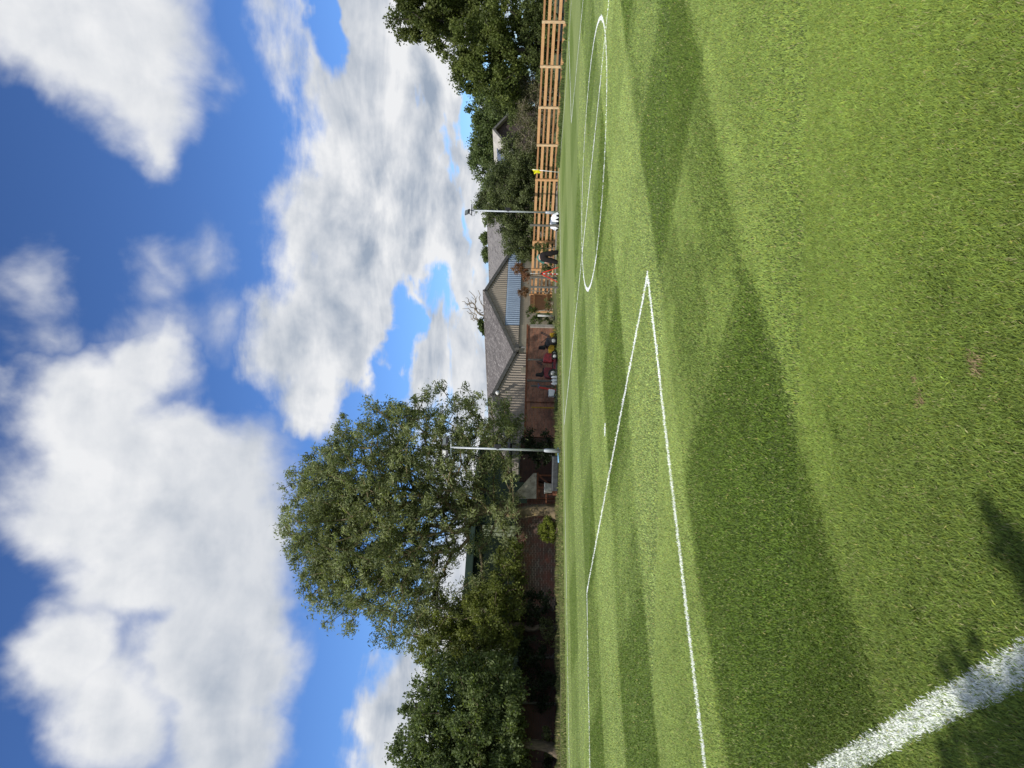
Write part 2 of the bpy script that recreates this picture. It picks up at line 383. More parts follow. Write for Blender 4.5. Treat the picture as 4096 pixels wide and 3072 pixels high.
# ------------------------------------------------------------------ grass blades (real geometry near the camera)
def make_blades(n, y0, y1, hw, seed, hs):
    r = np.random.default_rng(seed)
    # uniform in area inside the wedge
    yy = np.sqrt(r.uniform(y0**2, y1**2, n)); xx = r.uniform(-.66, .66, n)*yy+r.normal(0, .05, n)
    cl = np.sin(xx*37+np.sin(yy*29)*1.3)*np.sin(yy*41+np.sin(xx*23)*1.7)     # tussocks
    ld = line_dist(xx+r.normal(0, .008, n), yy+r.normal(0, .008, n)); white = ld < 0
    mw = mow_np(xx, yy); s, t = st_coords(xx, yy)
    big = .5+.5*np.sin(xx*1.1+2*np.sin(yy*.8))*np.sin(yy*1.25+1.4*np.sin(xx*.9+.4))
    def sfbm(a, b, f, sd):
        q = np.zeros(n); am = 1.; rs = np.random.default_rng(sd)
        for o_ in range(5):
            th = rs.uniform(0, 2*PI, 3); ph = rs.uniform(0, 9, 3)
            q += am*np.mean([np.sin(f*(a*np.cos(t_)+b*np.sin(t_))+p_+1.2*np.sin(f*.6*(b*np.cos(t_)-a*np.sin(t_))+p_*2)) for t_, p_ in zip(th, ph)], 0); am *= .62; f *= 1.9
        return q
    str1 = sfbm(s*.35, t*2.6, 1.5, 5); str2 = sfbm(s*2.2, t*.35, 1.4, 6); bl = sfbm(xx, yy, .9, 7); bl2 = sfbm(xx, yy, 4.5, 8)
    mw = np.clip(mw+.05*(big-.5)+.11*str1+.09*str2+.04*bl, 0, 1)
    base = LIGHT[None]*(1-mw[:, None])+DARK[None]*mw[:, None]
    v = r.lognormal(-.02, .19, n)*(1+.10*cl)
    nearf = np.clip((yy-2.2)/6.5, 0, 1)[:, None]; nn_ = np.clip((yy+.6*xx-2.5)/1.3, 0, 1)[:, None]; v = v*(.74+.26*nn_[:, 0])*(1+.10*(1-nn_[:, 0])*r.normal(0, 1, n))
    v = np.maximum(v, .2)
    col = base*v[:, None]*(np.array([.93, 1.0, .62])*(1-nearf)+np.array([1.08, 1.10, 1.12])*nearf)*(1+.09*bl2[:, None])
    dry = r.random(n) < .045; col[dry] = np.array([.34, .33, .15])*r.uniform(.6, 1.2, dry.sum())[:, None]
    yel = r.random(n) < .18; col[yel] *= np.array([1.22, 1.08, .85])
    # worn spots
    for (U, V, rad) in ((1610, 3920, .034), (1640, 3890, .02), (1470, 3690, .028), (1560, 3670, .018)):
        p = G(U, V); q = np.exp(-((xx-p[0])**2+(yy-p[1])**2)/(2*rad**2))*r.random(n)
        w_ = q > .36; col[w_] = np.array([.36, .27, .15])*r.uniform(.5, 1.15, w_.sum())[:, None]
    wc = np.array([.80, .83, .80])*np.clip(r.lognormal(-.10, .22, n), .35, 1.12)[:, None]
    gr = r.random(n) < .24; wc[gr] = col[gr]*1.3
    col = np.where(white[:, None], wc, col)
    sc = hw
    H = r.uniform(.014, .029, n)*hs*(1+.15*cl); Wd = r.uniform(.0016, .0032, n)*sc
    ang = r.uniform(0, 2*PI, n); lean = r.uniform(.15, 1.25, n)
    # mowing lays the blades over along the stripe
    lx = np.cos(ang)*lean+np.where(mw > .5, -.35, .45)*.3; ly = np.sin(ang)*lean+np.where(mw > .5, -.35, .45)
    lay = np.stack([lx, ly, np.ones(n)], 1); lay /= np.linalg.norm(lay, axis=1)[:, None]
    a2 = ang+r.uniform(-1.2, 1.2, n)+PI/2; side = np.stack([np.cos(a2), np.sin(a2), np.zeros(n)], 1)*Wd[:, None]
    base_p = np.stack([xx, yy, np.full(n, .0)], 1)
    tip = base_p+lay*H[:, None]
    mid = base_p+lay*H[:, None]*.5+np.array([0, 0, .15])*H[:, None]
    V = np.empty((n, 4, 3)); V[:, 0] = base_p-side*.8; V[:, 1] = base_p+side*.8; V[:, 2] = mid+side*.8; V[:, 3] = tip
    return V, col, white
Vs, Cs, Ws = [], [], []
for (n, y0, y1, hw, sd, hs) in ((420000, 1.7, 4.2, .9, 1, 1.0), (400000, 4.2, 8.5, 1.6, 2, 1.0), (300000, 8.5, 17, 3.2, 3, 1.0), (60000, 17, 25, 4.5, 4, .9)):
    v_, c__, w_ = make_blades(n, y0, y1, hw, sd, hs); Vs.append(v_); Cs.append(c__); Ws.append(w_)
V_ = np.concatenate(Vs); Cc = np.concatenate(Cs); Wh = np.concatenate(Ws); del Vs
def blade_mesh(Vb): n = len(Vb); return Vb.reshape(-1, 3), np.arange(n*4).reshape(n, 4)
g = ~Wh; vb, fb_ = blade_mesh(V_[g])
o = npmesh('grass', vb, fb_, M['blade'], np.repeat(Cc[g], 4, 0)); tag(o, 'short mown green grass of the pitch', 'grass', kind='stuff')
# each marking = ribbon + its painted blades
bx, by = V_[:, 0, 0], V_[:, 0, 1]
owner = {}
def near_seg(keys, x, y):
    best = np.full(x.shape, 9.)
    for k in keys:
        a, b_, d, n, w = seg_poly(*LINES[k]); L = np.linalg.norm(b_-a); al = (x-a[0])*d[0]+(y-a[1])*d[1]; pe = np.abs((x-a[0])*n[0]+(y-a[1])*n[1])
        best = np.minimum(best, np.maximum(pe-w/2, np.maximum(-al, al-L)))
    return best
Wi = np.where(Wh)[0]; xw, yw = bx[Wi], by[Wi]
groups = ['penalty_area_line', 'goal_line', 'halfway_line', 'touchline', 'centre_circle_line', 'penalty_spot']
dd = np.stack([near_seg(['box_line_near_side', 'box_line_front', 'box_line_far_side'], xw, yw), near_seg(['goal_line'], xw, yw), near_seg(['halfway_line'], xw, yw),
               near_seg(['touchline', 'touchline_b'], xw, yw), np.abs(np.hypot(xw-cen[0], yw-cen[1])-CR)-.05, np.hypot(xw-spt[0], yw-spt[1])-.11])
own = dd.argmin(0)
for name, parts in MARKMESH.items():
    Vv = []; Ff = []; off = 0; cols = []
    for v, f in parts: Vv.append(v); Ff.append(f+off); off += len(v)
    nflat = sum(len(f) for f in Ff)
    if name in groups:
        idx = Wi[own == groups.index(name)]
        if len(idx):
            v, f = blade_mesh(V_[idx]); Vv.append(v); Ff.append(f+off); cols = np.repeat(Cc[idx], 4, 0)
    Va = np.concatenate(Vv); Fa = np.concatenate(Ff); ca = np.full((len(Va), 3), .8)
    if len(cols): ca[off:] = cols
    o = npmesh(name, Va, Fa, M['line'], ca); o.data.materials.append(M['whiteblade'])
    mi = np.zeros(len(Fa), np.int32); mi[nflat:] = 1; o.data.polygons.foreach_set('material_index', mi)
    tag(o, kind='structure')
del V_, Cc

# ------------------------------------------------------------------ foliage
def leaf_mesh(cent, size, asp, col, r, droop=0.0):
    n = len(cent); d = r.normal(size=(n, 3)); d[:, 2] -= droop; d /= np.linalg.norm(d, axis=1)[:, None]
    q = r.normal(size=(n, 3)); q[:, 2] *= .6; s = np.cross(d, q); s /= np.linalg.norm(s, axis=1)[:, None]+1e-9
    L = size*r.uniform(.6, 1.35, n); W = L*asp
    V = np.empty((n, 4, 3)); V[:, 0] = cent-d*L[:, None]/2; V[:, 1] = cent+s*W[:, None]/2+d*L[:, None]*.05; V[:, 2] = cent+d*L[:, None]/2; V[:, 3] = cent-s*W[:, None]/2+d*L[:, None]*.05
    return V.reshape(-1, 3), np.arange(4*n).reshape(n, 4), np.repeat(col, 4, 0)
def lobes3(lobes):
    out = []
    for (U, V, Z, rU, rV, rD) in lobes:
        out.append((P(U, V, Z), np.array([rU*Z/FPX, rD, rV*Z/FPX])))
    return out
def clumps_in(lobes, dens, r, shell=.55):
    cs = []
    for c, rad in lobes:
        vol = 4/3*PI*rad.prod(); n = max(6, int(vol*dens))
        d = r.normal(size=(n, 3)); d /= np.linalg.norm(d, axis=1)[:, None]
        rr = (shell**3+(1-shell**3)*r.random(n))**(1/3)
        rr = np.where(r.random(n) < .2, r.random(n)**.5*shell, rr)
        cs.append(c+d*rr[:, None]*rad)
    c = np.concatenate(cs); return c[c[:, 2] > .15]
def make_tree(name, label, cat, base, lobes, r, group=None, fork=.35, trunk_r=.22, dens=.5, clump_r=.5, nleaf=220, leaf=.16, asp=.35,
              col=(.06, .09, .025), col2=(.10, .13, .04), colvar=.25, bark='bark', trunk_top=None, droop=.2, leafy=True, twigs=0, shell=.55, crown='crown', bend=.12, trunkname='trunk'):
    L3 = lobes3(lobes); base = np.array([base[0], base[1], 0.])
    root = thing(name, base, label, cat, group)
    cl = clumps_in(L3, dens, r, shell)
    cc = np.mean([c for c, _ in L3], axis=0)
    top = np.array(trunk_top) if trunk_top is not None else base+(cc-base)*np.array([.5, .5, fork])
    nodes = [base+(top-base)*k/6+np.array([math.sin(k*1.3)*bend, math.cos(k*1.1)*bend*.5, 0])*(k > 0)*(k < 6) for k in range(7)]
    par = [-1]+list(range(6)); nodes = [np.array(n) for n in nodes]
    order = np.argsort(np.linalg.norm(cl-top, axis=1)); leafn = []
    for i in order:
        c = cl[i]; N = np.array(nodes[3:] if len(nodes) > 3 else nodes); dist = np.linalg.norm(N-c, axis=1)
        dr = np.linalg.norm(N-top, axis=1); score = dist+.32*dr+np.where(N[:, 2] > c[2]+.4, .5, 0)
        j = int(np.argmin(score))+3; L = np.linalg.norm(nodes[j]-c); ns = max(1, min(5, int(L/.8))); prev = j
        st = nodes[j].copy()
        for q in range(1, ns+1):
            f = q/ns; p = st+(c-st)*f; p = p+r.normal(0, .05*L/ns+.015, 3)*(1 if q < ns else .3); p[2] += .06*L*math.sin(PI*f)
            nodes.append(p); par.append(prev); prev = len(nodes)-1
        leafn.append(prev)
    n = len(nodes); w = np.zeros(n)
    for i in leafn: w[i] += 1
    for i in range(n-1, 0, -1): w[par[i]] += w[i]
    w = np.maximum(w, .5); rad = trunk_r*(w/w[0])**.44; rad = np.maximum(rad, .014)
    N = np.array(nodes)
    # branch tubes (numpy)
    k = 6 if len(cl) < 400 else 5; Vb, Fb = [], []; off = 0
    ang = np.linspace(0, 2*PI, k, endpoint=False)
    for i in range(1, n):
        a, b_ = N[par[i]], N[i]; d = b_-a; Ld = np.linalg.norm(d)
        if Ld < 1e-4: continue
        d /= Ld; u = np.cross(d, [0.3, .9, .1]); u /= np.linalg.norm(u)+1e-9; wv = np.cross(d, u)
        ring = np.cos(ang)[:, None]*u+np.sin(ang)[:, None]*wv
        ra = rad[par[i]] if par[i] < 7 and i < 7 else min(rad[par[i]], rad[i]*1.5)
        if i == 1: ra *= 1.5
        Vb.append(a-d*ra*.2+ring*ra); Vb.append(b_+ring*rad[i]); j = np.arange(k); Fb.append(np.stack([off+j, off+(j+1) % k, off+k+(j+1) % k, off+k+j], 1)); off += 2*k
    for _ in range(twigs):
        c = cl[r.integers(len(cl))]; d = r.normal(size=3); d[2] = abs(d[2])*.6; d /= np.linalg.norm(d); Lt = r.uniform(.5, 1.3)*clump_r*2
        a = c-d*Lt*.5; b_ = c+d*Lt*.6; u = np.cross(d, [.2, .3, .9]); u /= np.linalg.norm(u); wv = np.cross(d, u); rr = .011
        t3 = np.array([0, 2.09, 4.19]); ring = np.cos(t3)[:, None]*u+np.sin(t3)[:, None]*wv
        Vb.append(a+ring*rr); Vb.append(b_+ring*rr*.4); j = np.arange(3); Fb.append(np.stack([off+j, off+(j+1) % 3, off+3+(j+1) % 3, off+3+j], 1)); off += 6
    npmesh(trunkname, np.concatenate(Vb)-base, np.concatenate(Fb), M[bark], None, root, smooth=True)
    if leafy:
        nc = len(cl); cnt = r.poisson(nleaf, nc)
        ci = np.repeat(np.arange(nc), cnt)
        cr = clump_r*r.uniform(.55, 1.3, nc)
        # sprigs inside each clump, so the foliage has structure at two sizes
        ns = 9; sp = r.normal(size=(nc, ns, 3)); sp /= np.linalg.norm(sp, axis=2)[:, :, None]; sp *= (r.random((nc, ns))**.4)[:, :, None]*cr[:, None, None]; sp[:, :, 2] *= .75
        si = r.integers(0, ns, len(ci)); cen_ = cl[ci]+sp[ci, si]+r.normal(0, 1, (len(ci), 3))*(cr[ci]*.26)[:, None]
        tone = r.random(nc)[ci]*.6+r.random((nc, ns))[ci, si]*.4
        c = np.array(col)[None]*(1-tone[:, None])+np.array(col2)[None]*tone[:, None]
        c = c*r.lognormal(0, colvar, len(ci))[:, None]
        keep = cen_[:, 2] > .03; cen_ = cen_[keep]; c = c[keep]
        V, F, Cl = leaf_mesh(cen_, leaf, asp, c, r, droop)
        npmesh(crown, V-base, F, M['leaf'], Cl, root)
    return root
R_ = lambda s: np.random.default_rng(s)

# big tree beside the left floodlight
bt = G(1022, 2226)
make_tree('willow_tree', 'tall wide tree with grey green narrow leaves behind the left floodlight', 'tree', bt,
  [(1000, 1400, 34, 330, 250, 3.6), (760, 1560, 33.5, 250, 250, 3.2), (1230, 1560, 34, 260, 280, 3.2), (1010, 1260, 34.5, 260, 140, 2.6), (1170, 1300, 34.5, 170, 130, 2.2), (860, 1310, 34, 220, 140, 2.4), (760, 1380, 34, 200, 160, 2.4),
   (600, 1660, 33, 130, 150, 2.2), (540, 1800, 32.5, 120, 150, 2.0), (1360, 1650, 34, 120, 190, 2.0), (1290, 1840, 33.5, 200, 170, 2.4), (1400, 1930, 34, 120, 120, 1.6), (1490, 1730, 34, 55, 60, .9), (1060, 1850, 34.5, 240, 170, 2.2), (1470, 1850, 34, 60, 75, .9), (1000, 1640, 34, 300, 230, 3.0),
   (700, 1900, 32.5, 130, 110, 1.8), (900, 2020, 33.2, 220, 75, 1.5), (1180, 2020, 34, 230, 75, 1.6), (1380, 2040, 34.4, 110, 60, 1.2)],
  R_(3), fork=.5, trunk_r=.30, dens=2.2, clump_r=.37, nleaf=84, leaf=.17, asp=.27, col=(.065, .085, .038), col2=(.28, .31, .145), bark='barkochre',
  trunk_top=P(1030, 1960, 34.5), droop=.35, shell=.42, bend=.1)
yt = G(560, 2226)
make_tree('hawthorn_tree', 'yellow green leafy tree in front of the dark wall left of the tallest tree', 'tree', yt,
  [(560, 1960, 31.6, 180, 120, 1.8), (420, 1900, 31.4, 130, 130, 1.5), (700, 2000, 31.8, 130, 100, 1.4), (470, 1780, 31.8, 100, 130, 1.3), (480, 2060, 31.5, 120, 50, 1.2), (620, 1800, 32, 100, 100, 1.2), (810, 2030, 32.3, 110, 70, 1.0)],
  R_(4), trunk_r=.13, dens=4.2, clump_r=.34, nleaf=200, leaf=.105, asp=.5, col=(.06, .078, .018), col2=(.21, .235, .06), fork=.6)
lt = G(66, 2231)
make_tree('lime_tree', 'dark green broad leaved tree with a pale bare trunk at the far left edge', 'tree', lt,
  [(100, 1900, 28.2, 210, 190, 2.4), (290, 1950, 28.4, 150, 150, 1.7), (210, 1740, 28.6, 160, 130, 1.7), (60, 1680, 28.6, 130, 120, 1.6), (-130, 1850, 28, 200, 260, 2.4), (350, 1800, 28.8, 90, 110, 1.2), (200, 2040, 28, 190, 55, 1.5), (40, 2050, 28, 150, 50, 1.2)],
  R_(5), trunk_r=.20, dens=3.2, clump_r=.40, nleaf=230, leaf=.12, asp=.6, col=(.05, .075, .028), col2=(.17, .21, .08), fork=.5, trunk_top=P(140, 1975, 28.3), bark='bark', bend=.05)
# right hand trees behind the fence
make_tree('oak_tree', 'tall dark oak rising out of the top right corner of the upright view', 'tree', P(3130, 2240, 43)*np.array([1, 1, 0]),
  [(3080, 1640, 43, 160, 90, 2.6), (3000, 1760, 43, 130, 90, 2.2), (3170, 1800, 43, 180, 160, 2.8), (3080, 1900, 43.5, 170, 110, 2.2)],
  R_(6), trunk_r=.32, dens=1.3, clump_r=.52, nleaf=300, leaf=.17, asp=.6, col=(.038, .055, .012), col2=(.135, .155, .045), bark='barkdark')
make_tree('maple_tree', 'round topped green tree directly behind the second fence bay', 'tree', P(2890, 2235, 41)*np.array([1, 1, 0]),
  [(2880, 1850, 41, 130, 80, 1.9), (2840, 1960, 41, 140, 110, 2.0), (2980, 2000, 41, 140, 110, 2.0), (2760, 2010, 41, 90, 90, 1.5), (2760, 1870, 41, 50, 60, .9)],
  R_(7), trunk_r=.2, dens=2.0, clump_r=.42, nleaf=290, leaf=.14, asp=.6, col=(.045, .065, .014), col2=(.15, .18, .05), bark='barkdark')
# hedge shrubs behind the fence, one by one
shr = [ (3010, 2110, 40.5, 120, 70, 1.0, 0), (2860, 2120, 41, 110, 60, 1.0, 0), (2700, 2110, 42, 110, 60, 1.0, 1), (2660, 2030, 44, 80, 80, 1.1, 0), (2560, 2110, 43.5, 90, 62, 1.0, 1),
        (2450, 2085, 45, 95, 85, 1.1, 2), (2330, 2050, 46, 105, 110, 1.3, 2), (2220, 2050, 47, 95, 110, 1.3, 2), (2120, 2075, 48.5, 70, 90, 1.1, 2), (2380, 1990, 47.5, 70, 50, 1.0, 2), (2250, 1960, 48, 70, 60, 1.0, 2), (2070, 2110, 49, 45, 70, .9, 2)]
LBL = ['shrub behind the far right fence bay', 'dark green shrub behind the second fence bay from the right', 'twiggy brown shrub behind the third fence bay', 'taller green shrub right of the house gable', 'bleached twiggy shrub hiding the house gable bottom',
       'olive green bush behind the yellow corner flag', 'dense bush just right of the right floodlight pole', 'dense bush directly behind the right floodlight pole', 'bush between floodlight pole and barn roof', 'thin upper bush under the grey verge left of the solar panels',
       'tall thin bush reaching the barn roof ridge', 'small bush against the right end of the blue sheeting']
for i, (U, V, Z, ru, rv, rd, k) in enumerate(shr):
    b_ = P(U, 2230, Z)
    make_tree('hedge_shrub', LBL[i], 'shrub', b_, [(U, V, Z, ru, rv, rd), (U+ru*.3, V+rv*.5, Z-.2, ru*.8, rv*.6, rd*.8), (U, 2185, Z-.2, ru*1.1, 48, rd*.8)], R_(20+i), group='shrubs of the hedge behind the fence', trunk_r=.06, dens=5.0, clump_r=.36,
      nleaf=[220, 90, 200][k], leaf=.12, asp=.5, col=[(.03, .045, .014), (.06, .06, .03), (.035, .05, .02)][k], col2=[(.15, .185, .06), (.19, .19, .10), (.18, .21, .09)][k], bark='twig' if k == 1 else 'barkdark', twigs=[40, 420, 110][k], crown='foliage', trunkname='stems', fork=.3)
# far trees
ft = [(2710, 1985, 75, 85, 85, 3), (2640, 1950, 78, 85, 80, 3), (2540, 1940, 80, 95, 62, 3), (2430, 1950, 80, 95, 60, 3), (2310, 1975, 84, 60, 45, 2.4), (2235, 1965, 86, 65, 45, 2.4), (2112, 1935, 70, 20, 9, .8), (2052, 1943, 70, 16, 7, .8)]
FL = ['far rounded tree left of the second fence bay tree', 'far tree right of the house ridge', 'far tall rounded tree above the house apex', 'far rounded tree above the solar panels', 'far grey green tree left of the grey verge', 'far tree top right of the floodlight head',
      'small tree top poking above the barn ridge', 'tiny tree top beside the barn apex']
for i, (U, V, Z, ru, rv, rd) in enumerate(ft):
    make_tree('distant_tree', FL[i], 'tree', P(U, 2200, Z), ([(U, V, Z, ru, rv, rd), (U, V+rv, Z+1, ru*1.1, rv*.9, rd)] if ru > 30 else [(U-9, V+4, Z, 8, 6, .4), (U+7, V, Z, 7, 8, .4), (U+1, V+8, Z, 14, 6, .5), (U+16, V+7, Z, 6, 4, .3)]), R_(40+i), group='trees far beyond the fence', trunk_r=.2, dens=.6 if ru > 30 else 6, clump_r=.75 if ru > 30 else .3,
      nleaf=230, leaf=.24 if ru > 30 else .16, asp=.6, col=(.05, .075, .022), col2=(.155, .20, .075), bark='barkdark', shell=.7)
# bare tree behind the barn roof
make_tree('dead_tree', 'bare dead branches sticking up behind the barn roof', 'tree', P(1795, 2200, 60), [(1825, 1905, 60, 42, 40, 1.0), (1850, 1872, 60, 34, 30, .7), (1885, 1900, 60, 34, 34, .6), (1800, 1925, 60, 30, 25, .5)], R_(60), trunk_r=.11, dens=13, leafy=False, bark='twig', fork=.8, trunk_top=P(1797, 1948, 60), shell=.8)
make_tree('ivy_clump', 'small leafy clump at the foot of the dead branches above the roof', 'tree', P(1765, 2200, 60), [(1765, 1932, 60, 20, 20, .5), (1780, 1922, 60, 12, 12, .4), (1750, 1938, 60, 12, 12, .4)], R_(61), trunk_r=.05, dens=22, clump_r=.26, nleaf=90, leaf=.16, asp=.6, col=(.03, .05, .015), col2=(.10, .14, .04), bark='twig')
# foliage low under the big tree (dark, ivy) and the round bush
make_tree('round_bush', 'round yellow green clipped bush at the foot of the pale brick wall', 'bush', G(950, 2233), [(950, 2196, 32.6, 47, 38, .5)], R_(62), trunk_r=.05, dens=150, clump_r=.14, nleaf=150, leaf=.065, asp=.5,
  col=(.10, .13, .02), col2=(.25, .28, .05), crown='foliage', trunkname='stems', shell=.75)
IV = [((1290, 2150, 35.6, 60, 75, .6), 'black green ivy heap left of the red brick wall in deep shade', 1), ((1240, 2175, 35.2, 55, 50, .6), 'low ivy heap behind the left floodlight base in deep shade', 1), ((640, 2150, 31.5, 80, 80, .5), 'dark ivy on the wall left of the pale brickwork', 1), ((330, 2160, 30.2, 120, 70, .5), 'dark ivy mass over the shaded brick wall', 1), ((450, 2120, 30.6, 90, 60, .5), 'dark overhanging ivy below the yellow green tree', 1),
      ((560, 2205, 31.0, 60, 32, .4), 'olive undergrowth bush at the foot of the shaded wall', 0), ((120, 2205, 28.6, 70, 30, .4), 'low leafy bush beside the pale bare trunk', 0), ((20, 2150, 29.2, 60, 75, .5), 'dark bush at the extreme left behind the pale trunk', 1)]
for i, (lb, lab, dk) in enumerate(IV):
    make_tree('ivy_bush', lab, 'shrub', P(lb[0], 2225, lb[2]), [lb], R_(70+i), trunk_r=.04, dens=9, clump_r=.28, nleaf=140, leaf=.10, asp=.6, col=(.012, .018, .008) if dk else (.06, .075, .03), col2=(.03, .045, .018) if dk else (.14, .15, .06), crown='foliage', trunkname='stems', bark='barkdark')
# dry brown climbers on the barn and green ivy at its foot
for i, (U, V, Z, ru, rv, lab, ca, cb) in enumerate([(1995, 2075, 47.6, 26, 30, 'rust brown withered climber in front of the blue sheeting', (.12, .06, .03), (.30, .16, .08)), (1970, 2105, 47.4, 36, 16, 'wide withered brown climber above the slatted fence', (.12, .055, .03), (.28, .14, .08)),
    (1905, 2095, 47.0, 22, 24, 'brown withered climber behind the fence end', (.10, .055, .03), (.26, .15, .08)), (1832, 2125, 45.5, 18, 24, 'green ivy hanging over the wooden gate', (.03, .05, .015), (.11, .15, .04)), (1795, 2140, 43.5, 24, 36, 'green ivy on the wall between gate and red brick wall', (.035, .055, .02), (.13, .17, .05)),
    (1800, 2200, 42.5, 30, 22, 'low green bush at the right end of the red brick wall', (.05, .07, .02), (.16, .20, .06)), (1860, 2200, 45.0, 20, 20, 'small grey green shrub in front of the wooden gate', (.05, .07, .025), (.15, .17, .07)), (2005, 2190, 44.5, 26, 30, 'creeper growing through the fence slats beside the ranging pole', (.04, .06, .02), (.14, .17, .06)), (2080, 2170, 44.8, 18, 40, 'creeper on the fence slats left of the white sheet', (.04, .06, .02), (.14, .17, .06))]):
    make_tree('climber', lab, 'climber', P(U, 2225, Z), [(U, V, Z, ru, rv, .3)], R_(90+i), trunk_r=.03, dens=80, clump_r=.17, nleaf=90, leaf=.07, asp=.6, col=ca, col2=cb, crown='foliage', trunkname='stems', bark='twig')

# ------------------------------------------------------------------ rough strip plants (stuff)
def tufts(name, lab, a, b_, width, n, hh, cols, seed, wid=.012):
    r = R_(seed); t = r.random(n); p = a[None, :2]+(b_-a)[None, :2]*t[:, None]; d = (b_-a)[:2]/np.linalg.norm((b_-a)[:2]); nn = np.array([-d[1], d[0]])
    p = p+nn*(r.random(n)*width)[:, None]; H = hh*r.uniform(.3, 1.2, n)*(1+.6*np.sin(t*90+3*np.sin(t*31)))*.7
    H = np.maximum(H, .03); ang = r.uniform(0, 2*PI, n); lean = r.uniform(0, .5, n)
    B = np.column_stack([p, np.zeros(n)]); tip = B+np.column_stack([np.cos(ang)*lean, np.sin(ang)*lean, np.ones(n)])*H[:, None]; sd = np.column_stack([np.sin(ang), -np.cos(ang), np.zeros(n)])*wid
    V = np.empty((n, 4, 3)); V[:, 0] = B-sd; V[:, 1] = B+sd; V[:, 2] = (B+tip)/2+sd; V[:, 3] = tip
    c = np.array(cols)[r.integers(0, len(cols), n)]*r.lognormal(0, .3, n)[:, None]
    o = npmesh(name, V.reshape(-1, 3), np.arange(4*n).reshape(n, 4), M['blade'], np.repeat(c, 4, 0)); tag(o, lab, 'grass', kind='stuff')
wdir = np.array([.839, .545, 0]); W0 = np.array([-1.5, 38.4, 0])
tufts('verge_grass', 'rough verge grass between the far touchline and the wall', FT0-tdir*12+tn*.9, FT1-tdir*3+tn*.9, 2.6, 50000, .07, [(.13, .17, .04), (.09, .13, .03), (.20, .19, .08)], 201, .02)
tufts('wall_foot_weeds', 'dry weeds and seedlings along the foot of the left wall', G(0, 2240)-wdir*3, G(1130, 2236), 1.5, 6500, .15, [(.10, .12, .035), (.07, .09, .03), (.20, .17, .08), (.15, .17, .05)], 202, .016)
tufts('long_grass', 'long tufted grass in front of the red brick wall', G(1300, 2238), G(1800, 2228), 1.0, 3200, .24, [(.12, .16, .04), (.09, .13, .03), (.18, .18, .07)], 203, .014)
tufts('fence_foot_weeds', 'weeds growing along the bottom slat of the fence', G(2400, 2240), G(3072, 2278), .6, 9000, .22, [(.07, .11, .03), (.05, .08, .02), (.11, .15, .04)], 204, .02)

# ------------------------------------------------------------------ slatted fence
p1 = G(2985, 2269)[:2]; p9 = np.array([6.09, 48.8]); fd = (p9-p1)/8; fL = np.linalg.norm(fd); fdir = fd/fL; fn = np.array([-fdir[1], fdir[0]])
if fn @ p1 > 0: fn = -fn        # towards the camera
frot = math.atan2(fdir[1], fdir[0])
fence = thing('slatted_fence', (p1[0], p1[1], 0), 'new orange timber fence of horizontal slats on square posts', 'fence')
def ftop(k): return 1.23+(k/8)*.22
for k in range(-2, 9):
    x, y = (p1+fd*k)-p1; h_ = ftop(k)+.02
    mb = MB(); mb.box((x+fn[0]*.05, y+fn[1]*.05, h_/2), (.125, .10, h_), Matrix.Rotation(frot, 3, 'Z'))
    mb.build('fence_post', M['postcream'] if k < 4 else M['rail'], fence, bevel=.006)
for k in range(-2, 8):
    a = p1+fd*k-p1; b_ = p1+fd*(k+1)-p1; nr = 5 if k < 2 else 6
    rr = random.Random(k)
    for j in range(nr):
        wide = (j+k) % 2 == 0; hh = .15 if wide else .095; z0 = ftop(k)-.07-j*.262+rr.uniform(-.008, .008); z1 = ftop(k+1)-.07-j*.262+rr.uniform(-.008, .008)
        off = -.035 if wide else -.075
        ex = fdir*.03
        A_ = (a[0]+fn[0]*off-ex[0]*0, a[1]+fn[1]*off, z0); B_ = (b_[0]+fn[0]*off, b_[1]+fn[1]*off, z1)
        m1 = MB(); va = Vector(A_); vb_ = Vector(B_); d = (vb_-va); rot = Matrix.Rotation(frot, 3, 'Z') @ Matrix.Rotation(-math.atan2(d.z, math.hypot(d.x, d.y)), 3, 'Y')
        m1.box((va+vb_)/2, (d.length-.01, .032, hh), rot)
        m1.build('slat', M['rail'] if (wide or rr.random() < .35) else M['rail2'], fence, bevel=.004)
# wooden gate at the end of the fence
ga = P(1890, 2225, 48.2); gb = P(1826, 2225, 46.5); ga[2] = gb[2] = 0
gt = thing('wooden_gate', ga, 'brown gate of narrow upright boards at the left end of the slatted fence', 'gate', rotz=math.atan2((gb-ga)[1], (gb-ga)[0]))
gl = np.linalg.norm(gb-ga); mb = MB()
nb = 11
for i in range(nb): mb.box((gl*(i+.5)/nb, (i % 2)*.006, .77), (gl/nb-.012, .025, 1.38))
mb.build('gate_boards', M['gatewood'], gt)
MB().box((gl/2, .04, 1.2), (gl, .04, .09)).box((gl/2, .04, .35), (gl, .04, .09)).build('gate_rail', M['rail'], gt)
MB().box((gl*.93, -.05, .8), (.10, .03, .03)).box((gl*.93, -.04, .80), (.03, .02, .14)).build('latch', M['darkmetal'], gt)
MB().box((-.06, 0, .76), (.11, .11, 1.52)).build('gate_post', M['rail'], gt)
MB().box((gl+.06, 0, .75), (.10, .10, 1.5)).build('gate_post', M['rail'], gt)

